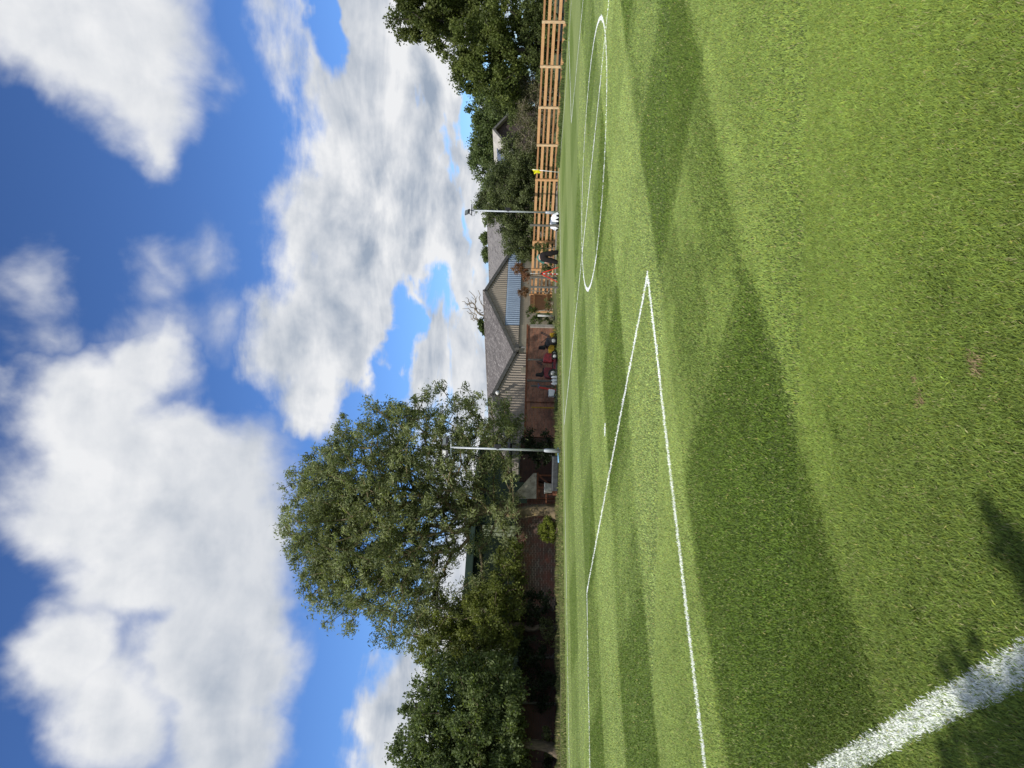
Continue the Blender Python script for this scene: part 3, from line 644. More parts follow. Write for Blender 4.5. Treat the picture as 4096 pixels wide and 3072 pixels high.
# old grey posts
gp = [(2169, 2119, 2237, 'leaning grey weathered post in front of the white sheet', .13), (1960, 2121, 2232, 'grey weathered post just left of the ranging pole', .12), (1922, 2121, 2234, 'grey weathered post at the end of the slats nearest the gate', .12),
      (1631, 2111, 2228, 'grey post standing behind the red mower', .10), (1547, 2108, 2230, 'grey post between the red mower and the line marker', .11), (1526, 2124, 2226, 'shorter post behind the line marker', .10)]
for U, v0, v1, lab, w in gp:
    q = G(U, v1); t = P(U+2, v0, q[1]); mb = MB(); n_ = 6
    pts = [(math.sin(i*1.7)*.008, math.cos(i*2.1)*.006, t[2]*i/n_) for i in range(n_+1)]
    mb.tube(pts, [w*.52+.006*math.sin(i*2.3) for i in range(n_+1)], 7)
    o = mb.build('timber_post', M['greywood']); o.location = (q[0], q[1], 0); tag(o, lab, 'post', 'old grey timber posts')
q = G(1440, 2222); o = MB().box((0, 0, .64), (.06, .05, 1.28)).build('timber_post', M['yellow']); o.location = (q[0], q[1], 0); o.rotation_euler = (0, 0, .3); tag(o, 'thin yellowish post against the red brick wall', 'post')

# ------------------------------------------------------------------ floodlights
def floodlight(U, Vb, Vt, boxV, boxside, heads, label):
    q = G(U, Vb); Z = q[1]; k = Z/FPX
    H = (Vb-Vt)*k
    root = thing('floodlight', (q[0], q[1], 0), label, 'floodlight', 'floodlights along the far touchline')
    root.rotation_euler = (0, math.radians(.35), 0)
    bpy.context.view_layer.update()
    MB().lathe((0, 0, 0), (0, 0, 1), [(.085, 0), (.085, .66), (.072, .70), (.06, .74)], 18).build('pole_sleeve', M['galv'], root, True)
    MB().tube([(0, 0, .70), (0, 0, H*.5), (0, 0, H)], [.05, .047, .042], 14).build('pole', M['galv'], root, True)
    zb = CAMH+(2048+56+.025*(U-1536)-boxV)*k
    MB().box((boxside*.13, 0, zb), (.16, .14, .30)).build('control_box', M['blackplastic'], root, bevel=.02)
    MB().box((boxside*.03, 0, zb), (.09, .10, .12)).build('bracket', M['darkmetal'], root)
    xs = [h_[0] for h_ in heads]; lo = min(min(xs), -.22)-.06; hi = max(max(xs), .22)+.06
    if len(heads) == 1: lo, hi = -.28, .36
    MB().box(((lo+hi)/2, 0, H+.02), (hi-lo, .06, .05)).build('crossbar', M['galv'] if len(heads) > 1 else M['darkmetal'], root, bevel=.005)
    for hx, tilt, yaw in heads:
        R = Matrix.Rotation(yaw, 3, 'Z') @ Matrix.Rotation(tilt, 3, 'X')
        c = Vector((hx, -.10, H+.25))
        body = MB().box(c, (.34, .06, .30), R).build('lamp_housing', M['lampframe'], root, bevel=.01)
        cc_ = c+R @ Vector((0, -.034, .03)); MB().box(cc_, (.28, .008, .16), R).build('lamp_glass', M['lampglass'], body)
        cc2 = c+R @ Vector((0, -.034, -.09)); MB().box(cc2, (.28, .010, .09), R).build('driver_box', M['blackplastic'], body)
        for sx_ in (-1, 1): MB().bar(Vector((hx+sx_*.12, 0, H+.04)), c+R @ Vector((sx_*.15, .03, -.12)), .025).build('lamp_bracket', M['darkmetal'], body)
    pts = [(heads[0][0]-.05, .02, H+.1), (heads[0][0]-.18, .04, H+.0), (heads[0][0]-.16, .04, H-.14), (-.04, .05, H-.18), (-.02, .045, H-.3)]
    MB().tube(pts, .009, 6).build('cable', M['blackplastic'], root, True)
    return root
floodlight(2221, 2235, 1888, 2032, 1, [(-.12, -.5, .55)], 'galvanised floodlight pole with one lamp in front of the slatted fence')
floodlight(1268, 2244, 1805, 1991, 1, [(-.27, -.45, -.15), (.27, -.55, .5)], 'galvanised floodlight pole with twin lamps in front of the tallest tree')

# ------------------------------------------------------------------ corner flag
q = G(2383, 2237); cf = thing('corner_flag', q, 'yellow corner flag on a white pole in front of the slats', 'corner flag'); k = q[1]/FPX
H = 107*k; tip = (.13, 0, H)
MB().tube([(0, 0, 0), tip], [.022, .018], 10).build('pole', M['white'], cf, True)
mb = MB(); nx, nz = 8, 6
grid = [[(tip[0]+.02-.30*i/nx*(1-.35*j/nz)+.03*math.sin(j), .05*math.sin(i*1.2+j*.5), H+.02-(.36*j/nz)-.14*i/nx) for i in range(nx+1)] for j in range(nz+1)]
for j in range(nz):
    for i in range(nx): mb.quad(grid[j][i], grid[j+1][i], grid[j+1][i+1], grid[j][i+1])
mb.build('flag', M['flagyellow'], cf)

# ------------------------------------------------------------------ ranging pole in its red tripod
q = G(1976, 2234); rp = thing('ranging_pole', q, 'red and white ranging pole held upright in a red tripod', 'survey pole'); k = q[1]/FPX; H = 112*k
seg = 8
for i in range(seg):
    MB().tube([(0, 0, H*.62*i/seg), (0, 0, H*.62*(i+1)/seg)], .022, 8).build('red_band' if i % 2 else 'white_band', M['brightred'] if i % 2 else M['white'], rp, True)
MB().tube([(0, 0, H*.62), (0, 0, H)], .009, 6).build('rod', M['white'], rp, True)
MB().lathe((0, 0, H*.60), (0, 0, 1), [(.05, 0), (.06, .02), (.05, .07)], 10).build('collar', M['blackplastic'], rp, True)
for dx, dy in ((27*k, -.1), (-36*k, -.1), (.02, .55)):
    mb = MB(); mb.bar((dx*.06, dy*.06, H*.6), (dx*.97, dy, .0), .035, .035).bar((dx*.12+.03, dy*.1, H*.56), (dx*.78, dy*.8, H*.12), .022, .022)
    mb.build('leg', M['brightred'], rp)
# ------------------------------------------------------------------ white sheet over a stack
q = G(2188, 2236); ws = thing('covered_stack', q, 'white sheet thrown over a dark stack beside the right floodlight', 'sheet'); k = q[1]/FPX
MB().box((.0, .15, .12), (.86, .5, .24)).build('stack', M['blackplastic'], ws, bevel=.02)
nx, ny = 26, 14; V = []; F = []
for j in range(ny+1):
    for i in range(nx+1):
        u = i/nx*2-1; v = j/ny*2-1; e_ = max(abs(u), abs(v)); x = u*.48; y = v*.32+.12
        hh = .44-.12*(u+.2)**2+.03*math.sin(u*9+v*4)+.02*math.sin(v*11)
        z = hh if e_ < .78 else hh*(1-(e_-.78)/.22*(.75+.2*math.sin(u*14+v*9)))
        x *= 1+.06*math.sin(v*8); V.append((x, y+.02*math.sin(u*17), max(z, .015)))
F = [(j*(nx+1)+i, j*(nx+1)+i+1, (j+1)*(nx+1)+i+1, (j+1)*(nx+1)+i) for j in range(ny) for i in range(nx)]
mb = MB(); mb.v = V; mb.f = F; mb.mi = [0]*len(F); mb.build('sheet', M['tarp'], ws, True)

# ------------------------------------------------------------------ bent person
def skin_obj(name, verts, edges, radii, mat, parent, rootv=0, sub=2):
    me = bpy.data.meshes.new(name); me.from_pydata([tuple(map(float, v)) for v in verts], edges, []); me.update()
    o = bpy.data.objects.new(name, me); C.objects.link(o); o.parent = parent
    o.modifiers.new('Skin', 'SKIN'); sk = me.skin_vertices[0].data if len(me.skin_vertices) else None
    if sk is None:
        bm = __import__('bmesh').new(); bm.from_mesh(me); bm.verts.layers.skin.verify(); bm.to_mesh(me); bm.free(); sk = me.skin_vertices[0].data
    for i, r in enumerate(radii):
        sk[i].radius = (r, r) if not hasattr(r, '__len__') else r; sk[i].use_root = (i == rootv)
    s = o.modifiers.new('Sub', 'SUBSURF'); s.levels = sub; s.render_levels = sub
    me.materials.append(mat); return o
q = G(2043, 2236); pe = thing('person', q, 'person in black trousers and teal top bending over seen from behind', 'person')
# body: pelvis, spine, neck, head, arms, hands; facing away (+y), bent forward
bv = [(0, 0, .92), (-.01, .12, .99), (-.02, .30, .99), (-.03, .44, .92), (-.03, .52, .83), (-.03, .60, .74), (-.03, .64, .66),
      (-.21, .42, .86), (-.25, .36, .62), (-.22, .42, .42), (-.21, .44, .35),
      (.15, .44, .86), (.17, .46, .60), (.10, .50, .40), (.09, .51, .33),
      (-.12, .0, .86), (-.20, -.03, .50), (-.27, .02, .10), (-.28, -.02, .05), (.12, .0, .86), (.20, -.02, .50), (.27, .05, .10), (.28, .02, .05)]
be = [(0, 1), (1, 2), (2, 3), (3, 4), (4, 5), (5, 6), (3, 7), (7, 8), (8, 9), (9, 10), (3, 11), (11, 12), (12, 13), (13, 14), (0, 15), (15, 16), (16, 17), (17, 18), (0, 19), (19, 20), (20, 21), (21, 22)]
br_ = [.14, .135, .15, .12, .055, .095, .085, .06, .045, .033, .04, .06, .045, .033, .04, .10, .065, .045, .05, .10, .065, .045, .05]
skin_obj('body', bv, be, br_, M['skin'], pe)
skin_obj('trousers', [(0, -.01, .88), (-.01, .07, .95), (-.13, -.02, .78), (-.17, -.05, .52), (-.27, .0, .12), (-.275, -.01, .06), (.13, -.02, .78), (.17, -.04, .52), (.27, .03, .12), (.275, .02, .06)],
         [(0, 1), (0, 2), (2, 3), (3, 4), (4, 5), (0, 6), (6, 7), (7, 8), (8, 9)], [.25, .23, .20, .165, .13, .12, .20, .165, .13, .12], M['blackcloth'], pe)
skin_obj('top', [(-.01, .10, 1.03), (-.02, .30, 1.03), (-.03, .45, .94), (-.21, .42, .86), (-.24, .38, .72), (.15, .44, .86), (.17, .46, .70)],
         [(0, 1), (1, 2), (2, 3), (3, 4), (2, 5), (5, 6)], [.185, .185, .155, .09, .075, .09, .075], M['tealcloth'], pe, 1)
skin_obj('hair', [(-.03, .60, .76), (-.03, .645, .70), (-.03, .66, .64)], [(0, 1), (1, 2)], [.10, .108, .095], M['hair'], pe)
for s, hx, hy, hz in ((-1, -.21, .44, .35), (1, .09, .51, .33)):
    v = [(hx, hy, hz)]; e_ = []; rd = [.03]
    for i, (fx, L) in enumerate(((-.03, .062), (-.01, .075), (.01, .07), (.03, .055))):
        b0_ = len(v); v += [(hx+fx, hy+.005, hz-.05), (hx+fx, hy+.015, hz-.05-L*.5), (hx+fx*.9, hy+.04, hz-.05-L)]; rd += [.010, .009, .008]; e_ += [(0, b0_), (b0_, b0_+1), (b0_+1, b0_+2)]
    b0_ = len(v); v += [(hx-s*.04, hy+.02, hz-.02), (hx-s*.055, hy+.04, hz-.055)]; rd += [.011, .009]; e_ += [(0, b0_), (b0_, b0_+1)]
    skin_obj('hand', v, e_, rd, M['skin'], pe, 0, 1)
for s in (-1, 1):
    MB().box((s*.28, .04+(.03 if s > 0 else 0), .045), (.10, .28, .09), None, .8).build('shoe', M['blackplastic'], pe, bevel=.03)

# ------------------------------------------------------------------ barn
B0 = np.array([0, 44.0, 0]); BR = math.radians(38.5)
def zigzag(mb, x0, x1, zlo, ztop, y=0, per=.19, amp=.030):
    """corrugated sheet from zlo (number or function) to ztop(x)"""
    n = int((x1-x0)/(per/2)); xs = np.linspace(x0, x1, n+1); lo = zlo if callable(zlo) else (lambda x: zlo)
    for i in range(n):
        a, b_ = xs[i], xs[i+1]; ya = y+(amp if i % 2 else -amp); yb = y+(-amp if i % 2 else amp)
        if ztop(a)-lo(a) < .01 and ztop(b_)-lo(b_) < .01: continue
        mb.quad((a, ya, lo(a)), (b_, yb, lo(b_)), (b_, yb, max(ztop(b_), lo(b_))), (a, ya, max(ztop(a), lo(a))))
def tri(ax, ah, hw, eh): return lambda x: ah-(ah-eh)*abs(x-ax)/hw
def barn(name, label, ax, ah, hw, eh, length, parts, zoff=0, yshift=0., roofm='roof'):
    o_ = B0+D1*ax+D2*yshift
    root = thing(name, o_, label, 'barn', rotz=BR)
    top = tri(0, ah, hw, eh)
    parts(root, top)
    # side walls + back
    for s in (-1, 1):
        MB().box((s*(hw-.06), length/2+.1, eh/2), (.1, length-.1, eh-.06)).build('side_wall', M['blockgrey'], root)
    mb = MB(); mb.quad((-hw, length, 0), (hw, length, 0), (hw, length, eh), (0, length, ah), (-hw, length, eh)); mb.build('back_wall', M['blockgrey'], root)
    sl = math.atan2(ah-eh, hw)
    for s in (-1, 1):
        L = math.hypot(hw, ah-eh)+.10; R = Matrix.Rotation(s*sl, 3, 'Y')
        c = Vector((s*(hw/2), length/2-.01, (ah+eh)/2+.08)); mb = MB(); mb.box(c, (L, length+.16, .05), R); mb.build('roof', M[roofm], root)
        mb = MB(); mb.box((s*(hw/2), -.075, (ah+eh)/2-.02), (L, .04, .20), R); mb.build('bargeboard', M['fascia'], root)
    MB().tube([(0, -.11, ah+.08), (0, length+.1, ah+.08)], .09, 8).build('ridge_cap', M[roofm], root)
    return root
def parts1(root, top):
    mb = MB(); zigzag(mb, -5.45, 5.45, 3.08, top); mb.build('gable_cladding', M['corr'], root)
    mb = MB(); zigzag(mb, -3.14, 5.0, 2.13, lambda x: min(3.06, top(x)), -.02); mb.build('blue_cladding', M['corrblue'], root)
    mb = MB(); zigzag(mb, -5.45, -3.16, 2.15, lambda x: min(3.08, top(x)), -.005); mb.build('lower_cladding', M['corr'], root)
    MB().box((0, .14, 1.06), (10.9, .2, 2.12)).build('block_wall', M['block'], root)
    mb = MB(); mb.quad((-5.4, .12, 2.0), (5.4, .12, 2.0), (5.4, .12, 2.3), (0, .12, 4.3), (-5.4, .12, 2.3)); mb.build('backing', M['panelblack'], root)
barn('barn', 'corrugated barn with blue lower sheeting under its broad grey gable', 8.02, 4.55, 5.5, 2.36, 26, parts1)
def parts2(root, top):
    mb = MB(); zigzag(mb, -3.45, 3.45, .0, top, 0, .20, .034); mb.build('gable_cladding', M['corr'], root)
    c = P(1574, 2091, 44.9); lx = (c-B0-D1*(-.93))@D1
    MB().box((lx, -.06, 1.62), (.50, .06, .62)).build('blocked_window', M['block'], root)
    MB().lathe((.04, -.16, 3.30), (0, -1, 0), [(.05, -.1), (.10, 0), (.13, .10), (.12, .13)], 14).build('security_lamp', M['white'], root, True)
    MB().bar((.04, -.02, 3.42), (.04, -.2, 3.40), .03).build('lamp_arm', M['darkmetal'], root)
    mb = MB(); mb.quad((-3.4, .12, 0), (3.4, .12, 0), (3.4, .12, 2.3), (0, .12, 3.4), (-3.4, .12, 2.3)); mb.build('backing', M['panelblack'], root)
barn('barn', 'smaller corrugated barn with a round white lamp at its gable tip', -.93, 3.6, 3.43, 2.36, 20, parts2)
def parts0(root, top):
    mb = MB(); zigzag(mb, -5.7, 5.7, 0, top); mb.build('gable_cladding', M['corr'], root)
barn('barn', 'furthest grey roofed barn mostly hidden by the hedge bushes', 19.4, 4.95, 5.8, 2.5, 22, parts0, roofm='roof2')
vd = thing('downpipe', B0+D1*2.54+D2*(-.55), 'dark downpipe with hopper in the valley between the two gables', 'pipe', rotz=BR)
MB().box((0, 0, 2.22), (.30, .22, .26), None, 1.3).build('hopper', M['fascia'], vd); MB().tube([(0, 0, 0), (0, 0, 2.15)], .055, 10).build('pipe', M['fascia'], vd, True)
# house with solar panels
hz = 62.; ap = P(2542, 1978, hz); re = P(2628, 2041, hz+.4); 
hr = thing('house', (ap[0], ap[1], 0), 'far house with pale roof and dark solar panels beyond the hedge', 'house', rotz=math.radians(20))
ah = ap[2]; hw = 2.7; eh = ah-2.0; HL = 8
mb = MB(); mb.quad((-hw, 0, 0), (hw, 0, 0), (hw, 0, eh), (0, 0, ah-.05), (-hw, 0, eh)); mb.quad((-hw, HL, 0), (-hw, 0, 0), (-hw, 0, eh), (-hw, HL, eh)); mb.quad((hw, 0, 0), (hw, HL, 0), (hw, HL, eh), (hw, 0, eh)); mb.build('wall', M['mauveclad'], hr)
sl = math.atan2(ah-eh, hw)
for s in (-1, 1):
    L = math.hypot(hw, ah-eh)+.35; R = Matrix.Rotation(s*sl, 3, 'Y')
    MB().box((s*(hw/2+.1), HL/2-.2, (ah+eh)/2+.02), (L, HL+.4, .08), R).build('roof', M['paleroof'], hr)
    MB().box((s*(hw/2+.1), -.44, (ah+eh)/2-.02), (L, .06, .17), R).build('bargeboard', M['fascia'], hr)
for i in range(3):
    for j in range(2):
        R = Matrix.Rotation(-sl, 3, 'Y'); n = R @ Vector((0, 0, 1)); c = Vector((-(hw/2+.1)+(j-.5)*1.3*math.cos(sl)*-1, 2.4+i*2.0, (ah+eh)/2+.02-(j-.5)*1.3*math.sin(sl)*-1*-1))+n*.08
        c.z = ah+.10-(abs(c.x))*math.tan(sl)+.06
        MB().box(c, (1.25, 1.92, .04), R).build('solar_panel', M['solar'], hr)
# ------------------------------------------------------------------ red brick wall and yard pieces
WR = math.atan2(wdir[1], wdir[0])
def wall_x(U, off=0.):
    """distance along the wall line for screen column U"""
    d = ray(U, 2150); d = d[:2]/d[1]; n = np.array([-wdir[1], wdir[0]]); w0 = W0[:2]+n*off; k = (w0@n)/(d@n); p = d*k; return (p-w0)@wdir[:2]
xa, xb = wall_x(1325), wall_x(1770)
bw = thing('brick_wall', W0+wdir*xa, 'red brick garden wall with a rusty brown capping behind the mowers', 'wall', rotz=WR)
L = xb-xa
MB().box((L/2, .12, .78), (L, .22, 1.56)).build('brickwork', M['brick'], bw)
MB().box((L/2, .12, 1.60), (L+.1, .30, .09)).build('coping', M['rust'], bw)
MB().box((L-.08, -.04, .72), (.18, .10, 1.44)).build('end_pier', M['concrete'], bw)
for xx in (wall_x(1555), wall_x(1470)):
    MB().box((xx-xa, -.03, .78), (.24, .08, 1.56)).build('pier', M['brick'], bw)
# dark shed wall in deep shade between the brick wall and the lean-to
xc, xd = wall_x(1150), wall_x(1322)
dw = thing('shaded_wall', W0+wdir*xc, 'black shaded block wall between red brick wall and lean-to shed', 'wall', rotz=WR)
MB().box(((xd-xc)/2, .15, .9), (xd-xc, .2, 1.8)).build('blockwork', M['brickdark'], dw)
MB().box(((xd-xc)/2, .15, 1.84), (xd-xc+.1, .28, .08)).build('coping', M['fascia'], dw)
# lean-to shed with pale sloping roof
xe, xf = wall_x(1062), wall_x(1160)
ls = thing('lean_to_shed', W0+wdir*xe, 'lean-to shed with a blotched pale sloping roof and red frame', 'shed', rotz=WR)
Ls = xf-xe
mb = MB(); mb.quad((-.02, -.52, .96), (Ls*1.02, -.52, .96), (Ls*1.02, -.50, 1.12), (Ls*.10, -.40, 2.12), (-.02, -.40, 2.16)); mb.build('sloping_roof', M['render'], ls)
mb = MB(); mb.box((Ls*.55, .35, .7), (Ls*1.1, .1, 1.4)); mb.build('wall', M['brick'], ls)
for x_ in (0.02, Ls*.45, Ls*.95): MB().box((x_, -.46, .44), (.07, .07, .88)).build('post', M['rust'], ls)
MB().box((Ls*.5, -.46, .9), (Ls*1.1, .08, .08)).build('beam', M['rust'], ls)
MB().bar((Ls*.45, -.46, .1), (Ls*.9, -.46, .8), .05).build('brace', M['rust'], ls)
# whitewashed wall left of the trunk
xg, xh = wall_x(640), wall_x(1058)
pw = thing('whitewashed_wall', W0+wdir*xg, 'patchy whitewashed brick wall behind the tallest tree trunk', 'wall', rotz=WR)
MB().box(((xh-xg)/2, .12, .95), (xh-xg, .22, 1.9)).build('brickwork', M['brickpale'], pw); MB().box(((xh-xg)/2, .12, 1.93), (xh-xg+.06, .28, .07)).build('coping', M['fascia'], pw)
xi, xj = wall_x(-260), wall_x(638)
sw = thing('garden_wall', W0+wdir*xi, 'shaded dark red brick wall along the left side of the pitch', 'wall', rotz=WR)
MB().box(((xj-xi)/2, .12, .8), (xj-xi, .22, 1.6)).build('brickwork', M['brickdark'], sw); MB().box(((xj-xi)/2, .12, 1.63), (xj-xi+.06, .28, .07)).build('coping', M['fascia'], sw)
for U in (2640-2195, 260): MB().box((wall_x(U)-xi, -.03, .8), (.1, .08, 1.6)).build('pier', M['greywood'], sw)
# green striped shed behind the left trees
gs = thing('green_shed', W0+wdir*wall_x(200)+np.array([-2.0, 7, 0]), 'dark green shed with pale upright strips glimpsed through the left trees', 'shed', rotz=WR)
GL = 15
SHX = []
for U_ in (930, 945, 960, 488, 470, 452, 434, 416, 60, 42, 24):
    d_ = ray(U_, 2000)[:2]; d_ = d_/d_[1]; o2 = (W0+wdir*wall_x(200)+np.array([-2.0, 7, 0]))[:2]; n2 = np.array([-wdir[1], wdir[0]]); SHX.append((d_*((o2@n2)/(d_@n2))-o2)@wdir[:2])
MB().box((GL/2-2, 0, 2.2), (GL+4, .2, 4.4)).build('wall', M['shedgreen'], gs)
mb = MB(); mb.quad((-4.3, -.3, 4.35), (GL+.3, -.3, 4.35), (GL-3, 5, 5.2), (-4.3, 5, 5.2)); mb.build('roof', M['shedgreen'], gs)
for xs_ in [wall_x(200)*0+v for v in SHX]: MB().box((xs_, -.13, 3.0), (.17, .05, 1.9)).build('pale_strip', M['shedpale'], gs)

# concrete kerb in front of the fence and timber edging under the mowers
kb = MB().bar(tuple(G(2385, 2233)+np.array([0, .6, .05])), tuple(G(1900, 2225)+np.array([0, 0, .05])), .09, .09).build('concrete_kerb', M['concrete']); tag(kb, 'thin pale concrete kerb at the foot of the slatted fence', 'kerb')
for U0, U1, Vv, lab in ((1640, 1560, 2231, 'low weathered sleeper under the red mower'), (1545, 1440, 2232, 'low weathered sleeper left of the line marker')):
    a = G(U0, Vv); b_ = G(U1, Vv+1); o = MB().bar((0, 0, .06), tuple(b_-a+np.array([0, 0, .06])), .13, .11).build('timber_sleeper', M['greywood']); o.location = tuple(a); tag(o, lab, 'sleeper', 'timber sleepers edging the yard')
a = G(1236, 2236); b_ = G(1112, 2237); o = MB().box((0, 0, .17), (np.linalg.norm(b_-a), .34, .30)).build('roller_bench', M['darkmetal'], bevel=.05); o.location = tuple((a+b_)/2+np.array([0, .3, 0])); tag(o, 'long low slate grey bench beside the left floodlight', 'bench')
a = G(1262, 2238); b_ = G(1222, 2239); o = MB().tube([(0, 0, .05), (.2, .03, .06), tuple(b_-a+np.array([0, 0, .05]))], .035, 8).build('drain_pipe', M['lightblue'], smooth=True); o.location = tuple(a); tag(o, 'short light blue pipe lying at the left floodlight base', 'pipe')
# white tub, rusty frame
q = G(1118, 2229); o = MB().lathe((0, 0, .22), (0, 0, 1), [(.17, 0), (.22, .05), (.25, .34), (.27, .36), (.27, .39), (.23, .39), (.21, .1)], 16).build('plastic_tub', M['dirtywhite'], smooth=True); o.location = tuple(q); tag(o, 'dirty white tub in front of the lean-to shed', 'tub')
o = MB().box((0, 0, .11), (.6, .4, .2)).build('wooden_crate', M['rust'], bevel=.01); o.location = tuple(q); tag(o, 'brown crate carrying the dirty white tub', 'crate')
q = G(1077, 2226); tb = thing('rusty_table', q, 'small rusty steel frame table near the big tree trunk', 'table')
MB().box((0, 0, .50), (.5, .4, .03)).build('tabletop', M['rust'], tb)
for sx in (-1, 1):
    for sy in (-1, 1): MB().box((sx*.22, sy*.17, .245), (.03, .03, .49)).build('leg', M['rust'], tb)
# pale pipe by the gate
q = G(1808, 2226); o = MB().tube([(0, 0, .2), (0, 0, 1.05)], .06, 10).build('vent_pipe', M['dirtywhite'], smooth=True); o.location = tuple(q); tag(o, 'pale upright pipe between the gate and the ivy', 'pipe')

# ------------------------------------------------------------------ mowers
def wheel(root, x, y, r, w, hubm='dirtywhite'):
    wh = MB().lathe((x, y, r), (0, 1, 0), [(r*.55, -w/2), (r*.92, -w/2), (r, -w*.3), (r, w*.3), (r*.92, w/2), (r*.55, w/2)], 22).build('wheel', M['rubber'], root, True)
    MB().lathe((x, y, r), (0, 1, 0), [(r*.2, -w/2-.012), (r*.5, -w/2-.008), (r*.56, -w*.3), (r*.56, w*.3), (r*.5, w/2+.008)], 18).build('rim', M[hubm], wh, True)
def side_prism(mb, pts, y0, y1):
    n = len(pts); i = len(mb.v); mb.v += [(x, y0, z) for x, z in pts]+[(x, y1, z) for x, z in pts]
    mb.f.append(tuple(range(i, i+n))); mb.f.append(tuple(range(i+2*n-1, i+n-1, -1))); mb.mi += [0, 0]
    for k in range(n): mb.f.append((i+k, i+n+k, i+n+(k+1) % n, i+(k+1) % n)); mb.mi.append(0)
    return mb
q = G(1678, 2229)
ym = thing('ride_on_mower', q, 'yellow and black ride-on mower with a dark seat', 'mower', rotz=.25)
side_prism(MB(), [(-.45, .16), (.10, .16), (.12, .38), (-.05, .48), (-.40, .46), (-.47, .34)], -.28, .28).build('deck', M['yellow'], ym, bevel=.02)
side_prism(MB(), [(.02, .25), (.48, .25), (.52, .50), (.40, .62), (.05, .60)], -.26, .26).build('hood', M['blackplastic'], ym, bevel=.03)
wheel(ym, .30, -.33, .21, .15); wheel(ym, .30, .33, .21, .15); wheel(ym, -.36, -.30, .15, .12); wheel(ym, -.36, .30, .15, .12)
side_prism(MB(), [(.0, .62), (.30, .60), (.34, .66), (.10, .70), (.06, .98), (-.02, .98), (-.04, .66)], -.2, .2).build('seat', M['rubber'], ym, bevel=.03)
MB().bar((.62, -.1, .35), (.86, -.1, .86), .03).bar((.62, .1, .35), (.86, .1, .86), .03).bar((.86, -.14, .86), (.86, .14, .86), .03).build('handlebar', M['blackplastic'], ym)
q = G(1605, 2230)
rm = thing('ride_on_mower', q, 'dark red ride-on mower with steering wheel and high black seat', 'mower', rotz=.15)
side_prism(MB(), [(-.62, .20), (-.12, .20), (-.08, .62), (-.22, .72), (-.55, .66), (-.64, .48)], -.30, .30).build('rear_body', M['red'], rm, bevel=.03)
side_prism(MB(), [(.18, .26), (.64, .26), (.68, .58), (.58, .70), (.22, .76)], -.24, .24).build('hood', M['red'], rm, bevel=.04)
MB().box((.03, 0, .24), (.36, .5, .06)).build('footplate', M['blackplastic'], rm)
side_prism(MB(), [(-.46, .70), (-.10, .68), (-.08, .76), (-.34, .80), (-.40, 1.12), (-.50, 1.12), (-.54, .76)], -.2, .2).build('seat', M['rubber'], rm, bevel=.04)
MB().tube([(.30, 0, .70), (.16, 0, .93)], .022, 8).build('steering_column', M['blackplastic'], rm, True)
ring = [(.16+.17*math.sin(a)*.45, .17*math.cos(a), .93+.17*math.sin(a)*.85) for a in np.linspace(0, 2*PI, 22)]
MB().tube(ring, .014, 6, False).build('steering_wheel', M['blackplastic'], rm, True)
wheel(rm, -.42, -.36, .24, .18); wheel(rm, -.42, .36, .24, .18); wheel(rm, .48, -.32, .17, .13); wheel(rm, .48, .32, .17, .13)
side_prism(MB(), [(-.25, .08), (.35, .08), (.32, .22), (-.22, .22)], -.42, .42).build('cutting_deck', M['red'], rm, bevel=.02)
q = G(1512, 2231)
lm = thing('line_marker', q, 'white tank line marker on red frame with raised handle', 'line marker', rotz=.2)
side_prism(MB(), [(-.34, .14), (-.02, .14), (.02, .46), (-.36, .46)], -.16, .16).build('tank', M['white'], lm, bevel=.03)
MB().lathe((-.18, 0, .46), (0, 0, 1), [(.09, 0), (.09, .04), (.07, .05)], 14).build('tank_lid', M['blackplastic'], lm, True)
MB().bar((-.3, -.1, .12), (.34, -.1, .12), .03).bar((-.3, .1, .12), (.34, .1, .12), .03).bar((-.02, -.12, .14), (.12, -.12, .98), .028).bar((-.02, .12, .14), (.12, .12, .98), .028).build('frame', M['brightred'], lm)
MB().bar((.12, -.16, .98), (.12, .16, .98), .035).bar((.12, .0, .90), (.32, .0, 1.0), .03).build('handle', M['blue'], lm)
wheel(lm, -.28, -.18, .10, .05); wheel(lm, -.28, .18, .10, .05); wheel(lm, .30, 0, .12, .06)
q = G(1545-8, 2232)
for i, dx in enumerate((0, .16, .32)):
    o = MB().lathe((0, 0, 0), (0, 0, 1), [(.07, 0), (.075, .02), (.075, .24), (.05, .30), (.03, .31), (.03, .35)], 12).build('paint_bottle', M['white'], smooth=True); o.location = (q[0]+dx, q[1]-.1+.06*i, 0)
    tag(o, ['white paint bottle nearest the line marker', 'middle of three white paint bottles by the grey post', 'white paint bottle nearest the red mower'][i], 'bottle', 'white bottles between the mower and line marker')
q = G(1730, 2228); ys = thing('cultivator', q, 'small yellow cultivator leaning at the end of the brick wall', 'cultivator')
MB().box((0, 0, .28), (.26, .2, .2)).build('engine', M['yellow'], ys, bevel=.03); MB().bar((.0, .05, .35), (-.42, .05, .85), .03).bar((.0, -.05, .35), (-.42, -.05, .85), .03).build('handle', M['blackplastic'], ys)
for dx in (-.1, .12, .28): MB().lathe((dx, 0, .13), (1, 0, 0), [(.03, -.01), (.13, -.008), (.13, .008), (.03, .01)], 7).build('tine', M['yellow'], ys)

